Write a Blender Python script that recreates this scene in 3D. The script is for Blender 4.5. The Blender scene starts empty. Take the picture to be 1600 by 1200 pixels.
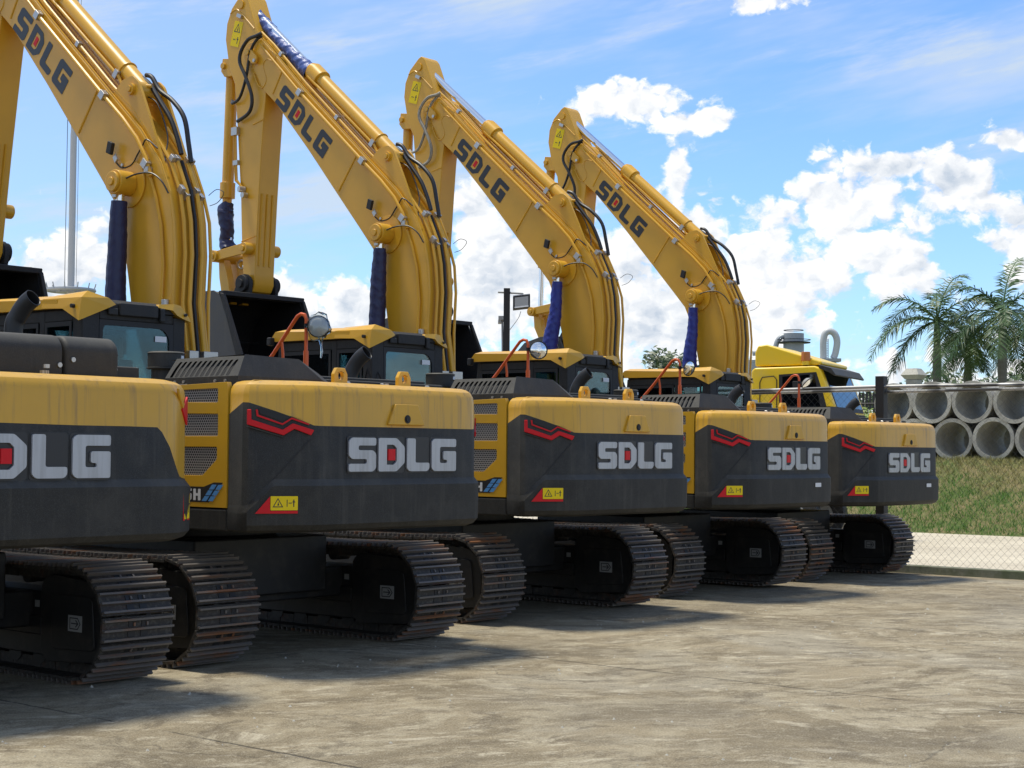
import bpy, bmesh, math, random
from mathutils import Vector, Matrix
from mathutils.geometry import tessellate_polygon
R = math.radians
rnd = random.Random(7)
scene = bpy.context.scene
COL = scene.collection

# ------------------------------------------------------------------ camera
cam_d = bpy.data.cameras.new('camera'); cam = bpy.data.objects.new('camera', cam_d); COL.objects.link(cam)
scene.camera = cam
YAW, PIT, ROL = R(-49.514), R(2.373), R(0.4115)
fw = Vector((-math.sin(YAW)*math.cos(PIT), math.cos(YAW)*math.cos(PIT), math.sin(PIT)))
rt = Vector((math.cos(YAW), math.sin(YAW), 0)); up = rt.cross(fw)
rt2 = rt*math.cos(ROL)+up*math.sin(ROL); up2 = -rt*math.sin(ROL)+up*math.cos(ROL)
CP = Vector((-13.1747, -12.0961, 1.6793))
M = Matrix((rt2, up2, -fw)).transposed().to_4x4(); M.translation = CP
cam.matrix_world = M
cam_d.sensor_fit = 'HORIZONTAL'; cam_d.sensor_width = 36; cam_d.lens = 36*2524.74/1600
cam_d.clip_start = 0.1; cam_d.clip_end = 3000

# ------------------------------------------------------------------ light
SUN_AZ, SUN_EL = R(-16), R(74)          # azimuth from +Y towards +X
sv = Vector((math.sin(SUN_AZ)*math.cos(SUN_EL), math.cos(SUN_AZ)*math.cos(SUN_EL), math.sin(SUN_EL)))
sd = bpy.data.lights.new('sun', 'SUN'); sd.energy = 3.5; sd.angle = R(10); sd.color = (1, .94, .80)
so = bpy.data.objects.new('sun', sd); COL.objects.link(so); so.rotation_euler = sv.to_track_quat('Z', 'Y').to_euler()
scene.view_settings.view_transform = 'Standard'; scene.view_settings.look = 'None'
scene.view_settings.exposure = 0.26; scene.view_settings.gamma = 1
try: scene.view_settings.use_curve_mapping = False
except Exception: pass
scene.render.resolution_x = 1024; scene.render.resolution_y = 768

# node helper
class NT:
    def __init__(s, tree): s.t = tree; s.n = tree.nodes; s.l = tree.links
    def new(s, typ, **kw):
        n = s.n.new(typ)
        for k, v in kw.items(): setattr(n, k, v)
        return n
    def put(s, sock, v):
        if isinstance(v, (int, float)): sock.default_value = v
        elif isinstance(v, (tuple, list)): sock.default_value = tuple(v) if len(v) == len(sock.default_value) else tuple(v)+(1,)
        else: s.l.new(v, sock)
    def m(s, op, a, b=0, c=0, clamp=False):
        n = s.new('ShaderNodeMath', operation=op, use_clamp=clamp)
        s.put(n.inputs[0], a); s.put(n.inputs[1], b)
        if len(n.inputs) > 2: s.put(n.inputs[2], c)
        return n.outputs[0]
    def v(s, op, a, b=(0, 0, 0)):
        n = s.new('ShaderNodeVectorMath', operation=op); s.put(n.inputs[0], a)
        if op == 'SCALE': s.put(n.inputs['Scale'], b)
        else: s.put(n.inputs[1], b)
        return n.outputs['Value'] if op in ('LENGTH', 'DOT_PRODUCT', 'DISTANCE') else n.outputs[0]
    def noise(s, vec, scale, detail=4, rough=.55, out=0):
        n = s.new('ShaderNodeTexNoise'); 
        if vec is not None: s.put(n.inputs['Vector'], vec)
        s.put(n.inputs['Scale'], scale); s.put(n.inputs['Detail'], detail); s.put(n.inputs['Roughness'], rough)
        return n.outputs[out]
    def ramp(s, f, stops, mode='LINEAR'):
        n = s.new('ShaderNodeValToRGB'); n.color_ramp.interpolation = mode; s.put(n.inputs[0], f)
        e = n.color_ramp.elements
        while len(e) < len(stops): e.new(.5)
        for i, (p, c) in enumerate(stops):
            e[i].position = p; e[i].color = (c, c, c, 1) if isinstance(c, (int, float)) else tuple(c)+(1,)
        return n.outputs[0]
    def smooth(s, f, a, b):
        n = s.new('ShaderNodeMapRange', interpolation_type='SMOOTHSTEP'); s.put(n.inputs[0], f)
        s.put(n.inputs[1], a); s.put(n.inputs[2], b); return n.outputs[0]
    def mix(s, f, a, b, mode='MIX'):
        n = s.new('ShaderNodeMix', data_type='RGBA', blend_type=mode)
        s.put(n.inputs[0], f); s.put(n.inputs[6], a); s.put(n.inputs[7], b); return n.outputs[2]
    def comb(s, x, y, z=0):
        n = s.new('ShaderNodeCombineXYZ'); s.put(n.inputs[0], x); s.put(n.inputs[1], y); s.put(n.inputs[2], z); return n.outputs[0]
    def sep(s, v):
        n = s.new('ShaderNodeSeparateXYZ'); s.put(n.inputs[0], v); return n.outputs

# ------------------------------------------------------------------ sky with clouds (by direction)
w = bpy.data.worlds.new('World'); scene.world = w; w.use_nodes = True
T = NT(w.node_tree); T.n.clear()
sky = T.new('ShaderNodeTexSky', sky_type='NISHITA', sun_disc=False, sun_elevation=SUN_EL, sun_rotation=SUN_AZ)
sky.air_density = 1.0; sky.dust_density = .3; sky.ozone_density = 1.6
tc = T.new('ShaderNodeTexCoord')
x, y, z = T.sep(tc.outputs['Generated'])
az = T.m('MULTIPLY', T.m('ARCTAN2', x, y), 57.2958); el = T.m('MULTIPLY', T.m('ARCSINE', z), 57.2958)
P = T.comb(az, T.m('MULTIPLY', el, 1.25), 0)
Pw = T.v('ADD', P, T.v('SCALE', T.v('SUBTRACT', T.noise(P, .9, 5, .6, 1), (.5, .5, .5)), 1.3))
def vor(p, sc):
    n = T.new('ShaderNodeTexVoronoi', feature='F1', voronoi_dimensions='2D'); T.put(n.inputs['Vector'], p); n.inputs['Scale'].default_value = sc
    return T.m('SUBTRACT', 1, n.outputs['Distance'])
def billow(p):
    h = T.m('ADD', T.m('ADD', T.m('MULTIPLY', vor(p, .62), .55), T.m('MULTIPLY', vor(T.v('ADD', p, (7, 3, 1)), 1.5), .32)), T.m('MULTIPLY', vor(T.v('ADD', p, (1, 9, 2)), 3.6), .10))
    return T.m('ADD', h, T.m('MULTIPLY', T.noise(p, 3.5, 7, .62), .30))
fb = T.noise(P, .30, 4, .5); bl = billow(Pw); blo = billow(T.v('ADD', Pw, (-.26, .40, 0)))
CL = [(34.2,6.3,1.9,1.5),(33,5.6,1.5,1.2),(41.58,5.21,1.7,1.1),(44.05,4.9,1.7,1.3),(42.71,3.88,2.6,1.1),(48.11,8.02,1.0,1.5),
 (49.49,6.22,2.4,2.4),(48.59,4.63,2.9,2.0),(45.6,4.3,1.4,1.2),(53.12,6.46,2.5,2.2),(54.04,4.4,3.4,2.0),(55.35,9.2,.62,1.5),(55.9,7.7,1.3,1.5),
 (61.2,8.2,2.3,2.0),(59.63,6.2,2.9,2.0),(62.5,6.9,1.9,1.8),(64.84,9.1,1.6,1.3),(58.0,6.0,2.2,1.8),(67.1,7.2,1.1,1.7),(57.0,4.5,4.0,1.6),
 (63.0,9.9,1.2,.5),(66.8,10.6,1.0,.35),(53.7,12.2,2.0,.75),(55.9,11.6,1.4,.38),(52.8,12.6,.7,.4),(58.1,15.6,1.3,.45)]
for k in range(26):    # the rest of the sky ring, outside the photograph
    a = rnd.uniform(75, 385); CL.append((((a+180) % 360)-180, rnd.uniform(4, 9), rnd.uniform(3, 9), rnd.uniform(1.5, 3.5)))
F = None
for (a, e, ra, re) in CL:
    dx = T.m('DIVIDE', T.m('SUBTRACT', az, a), ra); dy = T.m('DIVIDE', T.m('SUBTRACT', el, e), re)
    q = T.m('SUBTRACT', 1.0, T.m('SQRT', T.m('ADD', T.m('MULTIPLY', dx, dx), T.m('MULTIPLY', dy, dy))))
    F = q if F is None else T.m('MAXIMUM', F, q)
F = T.m('MAXIMUM', F, -1.5)
band = T.m('SUBTRACT', .35, T.m('MULTIPLY', T.m('ABSOLUTE', T.m('SUBTRACT', el, 2.2)), .33))
F = T.m('MAXIMUM', F, band)
field = T.m('ADD', T.m('ADD', F, .12), T.m('ADD', T.m('MULTIPLY', T.m('SUBTRACT', fb, .5), 1.7), T.m('MULTIPLY', T.m('SUBTRACT', bl, .74), 1.9)))
alpha = T.smooth(field, -.05, .42)
lit = T.m('MULTIPLY', T.m('SUBTRACT', bl, blo), 1.5)
core = T.smooth(field, .3, 1.6)
lum = T.m('ADD', T.m('SUBTRACT', .95, T.m('MULTIPLY', core, .22)), T.m('MULTIPLY', lit, 1.0))
lum = T.m('SUBTRACT', lum, T.m('MULTIPLY', T.smooth(T.noise(T.v('ADD', P, (9, 9, 9)), .28, 3, .5), .40, .64), .38))
lum = T.m('ADD', lum, 0, clamp=True)
ccol = T.mix(lum, (3.7, 4.25, 5.0), (7.1, 7.1, 7.1))
# high thin cirrus
Pc = T.comb(T.m('ADD', T.m('MULTIPLY', az, .07), T.m('MULTIPLY', el, -.05)), T.m('ADD', T.m('MULTIPLY', el, .30), T.m('MULTIPLY', az, -.05)), 1.5)
c1 = T.smooth(T.noise(Pc, .8, 6, .58), .44, .72)
c2 = T.smooth(T.noise(T.v('ADD', Pc, (5, 8, 0)), 2.0, 8, .62), .50, .74)
cir = T.m('ADD', T.m('MULTIPLY', c1, .9), T.m('MULTIPLY', c2, .7), clamp=True)
veil = T.smooth(T.m('ADD', T.m('MULTIPLY', T.m('SUBTRACT', az, 31), -.06), T.m('MULTIPLY', el, .05)), -.95, .5)
cir = T.m('ADD', cir, T.m('MULTIPLY', veil, T.m('ADD', .34, T.m('MULTIPLY', c1, 1.1))), clamp=True)
skc = T.mix(1.0, sky.outputs[0], (.76, .98, 1.30), 'MULTIPLY')
base = T.mix(T.m('MULTIPLY', cir, .8), skc, (4.3, 4.9, 5.5))
colr = T.mix(alpha, base, ccol)
below = T.smooth(el, -1.5, 0)
colr = T.mix(below, (2.2, 2.1, 1.9), colr)
bg = T.new('ShaderNodeBackground'); T.put(bg.inputs[0], colr); bg.inputs[1].default_value = .13
wo = T.new('ShaderNodeOutputWorld'); T.l.new(bg.outputs[0], wo.inputs[0])

# ------------------------------------------------------------------ materials
MATS = {}
def mat(name, col, rough=.5, metal=0, fn=None, spec=.5, coat=0):
    m_ = bpy.data.materials.new(name); m_.use_nodes = True; t = NT(m_.node_tree)
    b = t.n['Principled BSDF']; b.inputs['Base Color'].default_value = tuple(col)+(1,)
    b.inputs['Roughness'].default_value = rough; b.inputs['Metallic'].default_value = metal
    b.inputs['Specular IOR Level'].default_value = spec; b.inputs['Coat Weight'].default_value = coat
    b.inputs['Coat Roughness'].default_value = .15
    if fn: fn(t, b)
    MATS[name] = m_; return m_
def oc(t, vary=True):
    o = t.new('ShaderNodeTexCoord').outputs['Object']
    return t.v('ADD', o, t.v('SCALE', (1, .7, .4), t.m('MULTIPLY', t.new('ShaderNodeObjectInfo').outputs['Random'], 9))) if vary else o
def bump(t, b, h, strength=.2, dist=.01):
    n = t.new('ShaderNodeBump'); n.inputs['Strength'].default_value = strength; n.inputs['Distance'].default_value = dist
    t.put(n.inputs['Height'], h); t.l.new(n.outputs[0], b.inputs['Normal'])
def f_yellow(t, b, dusty=.25, base=(.70, .375, .020), streak=0.):
    o = oc(t); n = t.noise(o, 1.7, 5, .6); n2 = t.noise(o, 14, 4, .6)
    g = t.sep(t.new('ShaderNodeNewGeometry').outputs['Normal'])[2]
    upf = t.smooth(g, .15, .95)
    d = t.m('MULTIPLY', t.m('ADD', t.m('MULTIPLY', upf, .8), .15), t.smooth(t.m('ADD', t.m('MULTIPLY', n, .6), t.m('MULTIPLY', n2, .4)), .3, .7))
    d = t.m('MULTIPLY', d, dusty*2.4, clamp=True)
    c = t.mix(t.smooth(n, .3, .7), base, tuple(v*.9 for v in base))
    if streak:
        s_ = t.noise(t.v('MULTIPLY', o, (22, 22, .9)), 1.0, 4, .6)
        c = t.mix(t.m('MULTIPLY', t.smooth(s_, .5, .75), streak), c, (.25, .15, .05))
    c = t.mix(d, c, (.48, .38, .22))
    t.put(b.inputs['Base Color'], c)
    t.put(b.inputs['Roughness'], t.m('ADD', .33, t.m('MULTIPLY', d, .45)))
    bump(t, b, t.noise(o, 120, 2, .5), .05, .002)
mat('yellow', (.57, .315, .035), .35, fn=lambda t, b: f_yellow(t, b, .12))
mat('yellow_dusty', (.57, .315, .035), .35, fn=lambda t, b: f_yellow(t, b, .11, (.66, .355, .022), .6))
mat('yellow_boom', (.57, .3, .03), .35, fn=lambda t, b: f_yellow(t, b, .08, (.72, .38, .022)))
def f_dark(t, b, base=(.025, .024, .021), dust=.30):
    o = oc(t); n = t.noise(o, 3, 6, .65); n2 = t.noise(o, 160, 2, .5)
    s_ = t.noise(t.v('MULTIPLY', o, (18, 18, 1.2)), 1.0, 4, .6)
    g = t.sep(t.new('ShaderNodeNewGeometry').outputs['Normal'])[2]
    d = t.m('ADD', t.m('MULTIPLY', t.smooth(n, .4, .75), dust), t.m('MULTIPLY', t.smooth(s_, .5, .8), dust*.8))
    d = t.m('ADD', d, t.m('MULTIPLY', t.smooth(g, .2, 1), dust*1.6), clamp=True)
    c = t.mix(d, base, (.115, .105, .085)); c = t.mix(t.m('MULTIPLY', t.smooth(n2, .45, .7), .25), c, (.09, .09, .09))
    t.put(b.inputs['Base Color'], c); t.put(b.inputs['Roughness'], t.m('ADD', .48, t.m('MULTIPLY', n, .3))); b.inputs['Specular IOR Level'].default_value = .3
    bump(t, b, t.m('ADD', t.m('MULTIPLY', n2, .5), t.m('MULTIPLY', t.noise(o, 5, 4, .6), 3)), .35, .004)
mat('dark_grey', (.035, .037, .042), .5, fn=f_dark)
mat('hood_grey', (.05, .052, .056), .5, fn=lambda t, b: f_dark(t, b, (.034, .033, .029), .28))
mat('black', (.012, .012, .013), .6)
mat('cab_grey', (.035, .036, .042), .45, fn=lambda t, b: f_dark(t, b, (.022, .022, .022), .10))
mat('rubber', (.015, .015, .016), .45)
mat('bucket_black', (.02, .02, .022), .5, fn=lambda t, b: f_dark(t, b, (.017, .018, .021), .12))
mat('bucket_side', (.1, .1, .105), .5, fn=lambda t, b: f_dark(t, b, (.075, .078, .084), .5))
def f_steel(t, b):
    o = oc(t); n = t.noise(t.v('MULTIPLY', o, (2.2, 9, 9)), 1.0, 6, .65); n3 = t.noise(o, 30, 4, .6)
    c = t.mix(t.smooth(n, .52, .72), (.040, .036, .032), (.095, .042, .024))
    c = t.mix(t.smooth(n3, .45, .7), c, (.085, .077, .066))
    t.put(b.inputs['Base Color'], c); b.inputs['Metallic'].default_value = .0; b.inputs['Specular IOR Level'].default_value = .25
    t.put(b.inputs['Roughness'], t.m('ADD', .4, t.m('MULTIPLY', n3, .35))); bump(t, b, n3, .5, .006)
mat('track_steel', (.05, .05, .05), .5, fn=f_steel)
def f_rust(t, b):
    o = oc(t); n = t.noise(t.v('MULTIPLY', o, (1.5, 7, 7)), 1.0, 5, .6); n3 = t.noise(o, 40, 3, .6)
    c = t.mix(t.smooth(n, .52, .66), (.15, .135, .12), (.26, .105, .04))
    c = t.mix(t.m('MULTIPLY', n3, .5), c, (.08, .06, .05))
    t.put(b.inputs['Base Color'], c); b.inputs['Metallic'].default_value = .0; b.inputs['Specular IOR Level'].default_value = .4; b.inputs['Roughness'].default_value = .5; bump(t, b, n3, .4, .004)
mat('worn_steel', (.2, .1, .06), .5, fn=f_rust)
def f_frame(t, b):
    o = oc(t); n = t.noise(o, 5, 6, .7)
    c = t.mix(t.smooth(n, .45, .75), (.012, .012, .012), (.035, .03, .025)); t.put(b.inputs['Base Color'], c); bump(t, b, n, .3, .01)
mat('frame_black', (.02, .02, .02), .55, fn=f_frame)
mat('chrome', (.75, .77, .8), .12, 1)
mat('zinc', (.5, .48, .45), .35, .8)
mat('red', (.62, .010, .016), .45, spec=.25)
mat('letter_grey', (.42, .43, .45), .3, .35, fn=lambda t, b: t.put(b.inputs['Base Color'], t.mix(t.m('MULTIPLY', t.smooth(t.noise(t.v('MULTIPLY', oc(t), (30, 30, 2)), 1., 4, .6), .4, .75), .45), (.43, .44, .47), (.24, .24, .24))))
mat('decal_black', (.022, .022, .024), .4)
mat('decal_yellow', (.85, .62, .01), .5, spec=.25)
mat('decal_blue', (.10, .30, .62), .4)
mat('white', (.7, .7, .7), .45)
mat('label_grey', (.3, .3, .29), .5)
mat('orange', (.70, .115, .02), .4)
mat('amber', (.45, .14, .02), .3)
def f_tarp(base):
    def f(t, b):
        o = oc(t); n = t.noise(t.v('MULTIPLY', o, (9, 9, 5)), 1., 5, .6); n2 = t.noise(t.v('MULTIPLY', o, (26, 26, 12)), 1., 3, .6)
        t.put(b.inputs['Base Color'], t.mix(n, base, tuple(v*1.35 for v in base)))
        b.inputs['Roughness'].default_value = .42; bump(t, b, t.m('ADD', n, t.m('MULTIPLY', n2, .5)), .6, .02)
    return f
mat('navy_tarp', (.012, .02, .1), .4, fn=f_tarp((.010, .014, .062)))
mat('blue_tarp', (.02, .04, .3), .35, fn=f_tarp((.012, .022, .19)))
mat('denim_tarp', (.06, .09, .28), .5, fn=f_tarp((.05, .085, .26)))
def f_hosewrap(t, b):
    wv = t.new('ShaderNodeTexWave'); t.put(wv.inputs['Vector'], oc(t)); wv.inputs['Scale'].default_value = 18; wv.inputs['Distortion'].default_value = 3
    t.put(b.inputs['Base Color'], t.mix(wv.outputs['Fac'], (.42, .38, .3), (.2, .18, .14)))
mat('hose_wrap', (.4, .36, .28), .6, fn=f_hosewrap)
def f_grille(t, b):
    x_, y_, z_ = t.sep(oc(t, False)); s = 44.
    u = t.m('MULTIPLY', y_, s); v_ = t.m('MULTIPLY', z_, s)
    def lat(ou, ov):
        fu = t.m('SUBTRACT', t.m('FRACT', t.m('ADD', u, ou)), .5)
        fv = t.m('MULTIPLY', t.m('SUBTRACT', t.m('FRACT', t.m('ADD', t.m('DIVIDE', v_, 1.732), ov)), .5), 1.732)
        return t.m('SQRT', t.m('ADD', t.m('MULTIPLY', fu, fu), t.m('MULTIPLY', fv, fv)))
    d = t.m('MINIMUM', lat(100, 100), lat(100.5, 100.5))
    t.put(b.inputs['Base Color'], t.mix(t.smooth(d, .33, .40), (.008, .008, .008), (.42, .39, .35)))
mat('grille', (.2, .2, .2), .5, .2, fn=f_grille)
def glass(name, tint, amt):
    m_ = bpy.data.materials.new(name); m_.use_nodes = True; t = NT(m_.node_tree); t.n.clear()
    tr = t.new('ShaderNodeBsdfTransparent'); tr.inputs[0].default_value = tint+(1,)
    gl = t.new('ShaderNodeBsdfGlossy'); gl.inputs['Roughness'].default_value = .03; gl.inputs[0].default_value = (.8, .9, .95, 1)
    fr = t.new('ShaderNodeFresnel'); fr.inputs[0].default_value = 1.45
    mx = t.new('ShaderNodeMixShader'); t.put(mx.inputs[0], t.m('ADD', t.m('MULTIPLY', fr.outputs[0], .9), amt, clamp=True)); t.l.new(tr.outputs[0], mx.inputs[1]); t.l.new(gl.outputs[0], mx.inputs[2])
    o = t.new('ShaderNodeOutputMaterial'); t.l.new(mx.outputs[0], o.inputs[0]); MATS[name] = m_
glass('cab_glass', (.55, .74, .76), .02); glass('dark_glass', (.12, .15, .17), .06); glass('truck_glass', (.2, .28, .3), .08); glass('bag_plastic', (.88, .90, .90), .06)
mat('mirror', (.85, .85, .85), .03, 1)
mat('truck_yellow', (.78, .52, .02), .35, fn=lambda t, b: t.put(b.inputs['Base Color'], t.mix(t.m('MULTIPLY', t.smooth(t.noise(oc(t), 2.5, 6, .7), .5, .8), .4), (.80, .53, .015), (.55, .45, .2))))
def f_conc(t, b, a=(.52, .49, .41), c2=(.32, .30, .25), sc=1.2):
    o = oc(t); n = t.noise(o, sc, 7, .65); n2 = t.noise(o, sc*14, 4, .6)
    c = t.mix(t.smooth(n, .35, .7), a, c2); c = t.mix(t.m('MULTIPLY', t.smooth(n2, .45, .75), .4), c, tuple(v*.6 for v in c2))
    t.put(b.inputs['Base Color'], c); bump(t, b, n2, .3, .01)
mat('pipe_concrete', (.3, .28, .24), .85, fn=f_conc)
mat('kerb_concrete', (.25, .24, .2), .9, fn=lambda t, b: f_conc(t, b, (.27, .26, .21), (.10, .12, .06), 1.5))
mat('road_concrete', (.55, .5, .42), .9, fn=lambda t, b: f_conc(t, b, (.60, .53, .40), (.47, .41, .31), .35))
mat('pillar_concrete', (.3, .28, .25), .9, fn=f_conc)
mat('galv', (.38, .39, .40), .5, .3, fn=lambda t, b: t.put(b.inputs['Base Color'], t.mix(t.noise(oc(t), .6, 5, .6), (.46, .47, .47), (.27, .28, .28))))
mat('duct_white', (.62, .62, .6), .5, fn=lambda t, b: t.put(b.inputs['Base Color'], t.mix(t.noise(oc(t), .5, 5, .6), (.66, .66, .64), (.45, .44, .42))))
mat('post_dark', (.02, .019, .018), .6)
def f_rail(t, b):
    n = t.noise(oc(t), 1.1, 3, .5); t.put(b.inputs['Base Color'], t.mix(t.smooth(n, .48, .56), (.42, .42, .41), (.07, .07, .07)))
mat('rail', (.4, .4, .4), .45, .3, fn=f_rail)
mat('wire', (.10, .10, .09), .5, .5)
mat('mast', (.5, .5, .5), .5)
def f_bark(t, b):
    o = oc(t); n = t.noise(t.v('MULTIPLY', o, (2, 2, 14)), 1., 4, .6); t.put(b.inputs['Base Color'], t.mix(n, (.22, .2, .16), (.10, .09, .07)))
mat('palm_trunk', (.2, .18, .15), .8, fn=f_bark)
def f_leaf(c1, c2):
    def f(t, b):
        n = t.noise(oc(t), 1.2, 4, .6); ob = t.new('ShaderNodeObjectInfo').outputs['Random']
        t.put(b.inputs['Base Color'], t.mix(t.smooth(n, .3, .7), c1, c2)); b.inputs['Roughness'].default_value = .5
    return f
mat('palm_leaf', (.05, .1, .02), .5, fn=f_leaf((.03, .07, .018), (.085, .15, .035)))
mat('leaf', (.05, .09, .02), .5, fn=f_leaf((.03, .06, .015), (.08, .12, .03)))
mat('bright_leaf', (.2, .3, .03), .5, fn=f_leaf((.13, .22, .03), (.25, .33, .04)))
def f_bladegrass(t, b):
    g = t.new('ShaderNodeNewGeometry').outputs['Position']; n = t.noise(g, .9, 4, .6); n2 = t.noise(g, 9, 3, .6)
    hz = t.smooth(t.m('ADD', t.m('MULTIPLY', t.sep(g)[2], .7), t.m('MULTIPLY', n, 1.6)), 1.28, 1.62)
    c = t.mix(n2, (.035, .15, .010), (.12, .28, .025)); d = t.mix(n2, (.13, .16, .035), (.42, .34, .13))
    t.put(b.inputs['Base Color'], t.mix(hz, c, d))
mat('grass_blades', (.1, .18, .03), .7, fn=f_bladegrass)
def f_bank(t, b):
    g = t.new('ShaderNodeNewGeometry').outputs['Position']; n = t.noise(g, 2, 6, .7); n2 = t.noise(g, .5, 3, .6)
    t.put(b.inputs['Base Color'], t.mix(t.smooth(n, .35, .65), (.07, .11, .02), (.20, .16, .07))); bump(t, b, n, .8, .08)
mat('bank_soil', (.2, .17, .08), .95, fn=f_bank)
def f_yard(t, b):
    g = t.new('ShaderNodeNewGeometry').outputs['Position']
    wob = t.v('SCALE', t.v('SUBTRACT', t.noise(g, .35, 3, .5, 1), (.5, .5, .5)), 2.2)
    gw = t.v('ADD', g, wob)
    along = t.v('DOT_PRODUCT', gw, (.72, -.69, 0)); across = t.v('DOT_PRODUCT', gw, (.69, .72, 0))
    def streak(sa, sc, off, det=6, ro=.65): return t.noise(t.comb(t.m('MULTIPLY', along, sa), t.m('MULTIPLY', across, sc), off), 1.0, det, ro)
    big = t.noise(g, .27, 5, .6); s1 = streak(.7, 1.9, 1, 8, .7); s2 = streak(2.6, 6.0, 5, 10, .78); s3 = streak(1.3, 2.6, 9, 10, .78); fine = t.noise(g, 42, 6, .8); spots = t.noise(t.v('ADD', g, (31, 2, 0)), 5.5, 6, .75)
    blot = t.noise(t.v('MULTIPLY', gw, (1, 1.3, 1)), 1.5, 9, .70)
    c = t.mix(t.smooth(s1, .38, .62), (.185, .155, .105), (.32, .275, .195))
    c = t.mix(t.m('MULTIPLY', t.smooth(blot, .48, .58), .65), c, (.43, .39, .30))
    c = t.mix(t.m('MULTIPLY', t.smooth(t.noise(t.v('ADD', g, (4, 4, 0)), .42, 6, .68), .50, .64), .5), c, (.33, .32, .285))
    c = t.mix(t.m('MULTIPLY', t.smooth(s3, .52, .62), .62), c, (.125, .100, .068))
    c = t.mix(t.m('MULTIPLY', t.smooth(s2, .53, .61), .7), c, (.56, .52, .43))
    c = t.mix(t.m('MULTIPLY', t.smooth(big, .48, .60), .5), c, (.135, .115, .082))
    c = t.mix(t.m('MULTIPLY', t.smooth(t.noise(t.v('ADD', gw, (17, 2, 0)), 2.6, 9, .75), .54, .63), .6), c, (.090, .072, .050))
    c = t.mix(t.m('MULTIPLY', t.smooth(spots, .60, .70), .5), c, (.085, .072, .052))
    c = t.mix(t.m('MULTIPLY', t.smooth(t.noise(t.v('ADD', g, (1, 22, 0)), 9, 7, .78), .54, .64), .55), c, (.47, .44, .35))
    c = t.mix(t.m('MULTIPLY', t.smooth(fine, .48, .66), .5), c, (.11, .095, .07))
    grit = t.noise(g, 85, 4, .8)
    c = t.mix(t.m('MULTIPLY', t.smooth(grit, .50, .62), .45), c, (.10, .085, .065)); c = t.mix(t.m('MULTIPLY', t.smooth(grit, .49, .38), .35), c, (.60, .57, .50))
    c = t.mix(1.0, c, (.98, .925, .81), 'MULTIPLY')
    x_, y_, z_ = t.sep(g)
    jx = t.m('ABSOLUTE', t.m('SUBTRACT', t.m('FRACT', t.m('DIVIDE', t.m('ADD', t.m('ADD', x_, t.m('MULTIPLY', t.noise(g, 2.5, 4, .7), .07)), 7.1+41.5), 4.15)), 0.0))
    jx = t.m('MINIMUM', jx, t.m('SUBTRACT', 1, jx)); jl = t.m('SUBTRACT', 1, t.smooth(jx, .0012, .0035))
    jl = t.m('MULTIPLY', jl, t.smooth(t.noise(g, .9, 3, .5), .36, .48))
    vo = t.new('ShaderNodeTexVoronoi', feature='DISTANCE_TO_EDGE'); t.put(vo.inputs['Vector'], t.v('ADD', g, t.v('SCALE', t.noise(g, 1.5, 4, .6, 1), .7))); vo.inputs['Scale'].default_value = .21
    crk = t.m('MULTIPLY', t.m('SUBTRACT', 1, t.smooth(vo.outputs['Distance'], .0, .004)), t.smooth(t.noise(g, .7, 3, .5), .58, .64))
    crk = t.m('MAXIMUM', t.m('MULTIPLY', crk, .5), jl)
    c = t.mix(t.m('MULTIPLY', crk, .75), c, (.035, .03, .026))
    t.put(b.inputs['Base Color'], c)
    t.put(b.inputs['Roughness'], t.m('SUBTRACT', .95, t.m('MULTIPLY', t.smooth(big, .5, .66), .2)))
    b.inputs['Specular IOR Level'].default_value = .3
    bump(t, b, t.m('ADD', t.m('ADD', t.m('MULTIPLY', fine, .5), t.m('MULTIPLY', s2, .8)), t.m('MULTIPLY', crk, -.8)), .8, .02)
mat('yard_concrete', (.2, .18, .16), .9, fn=f_yard)
mat('far_ground', (.12, .13, .06), 1)
mat('seat_cloth', (.03, .03, .03), .8)

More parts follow.
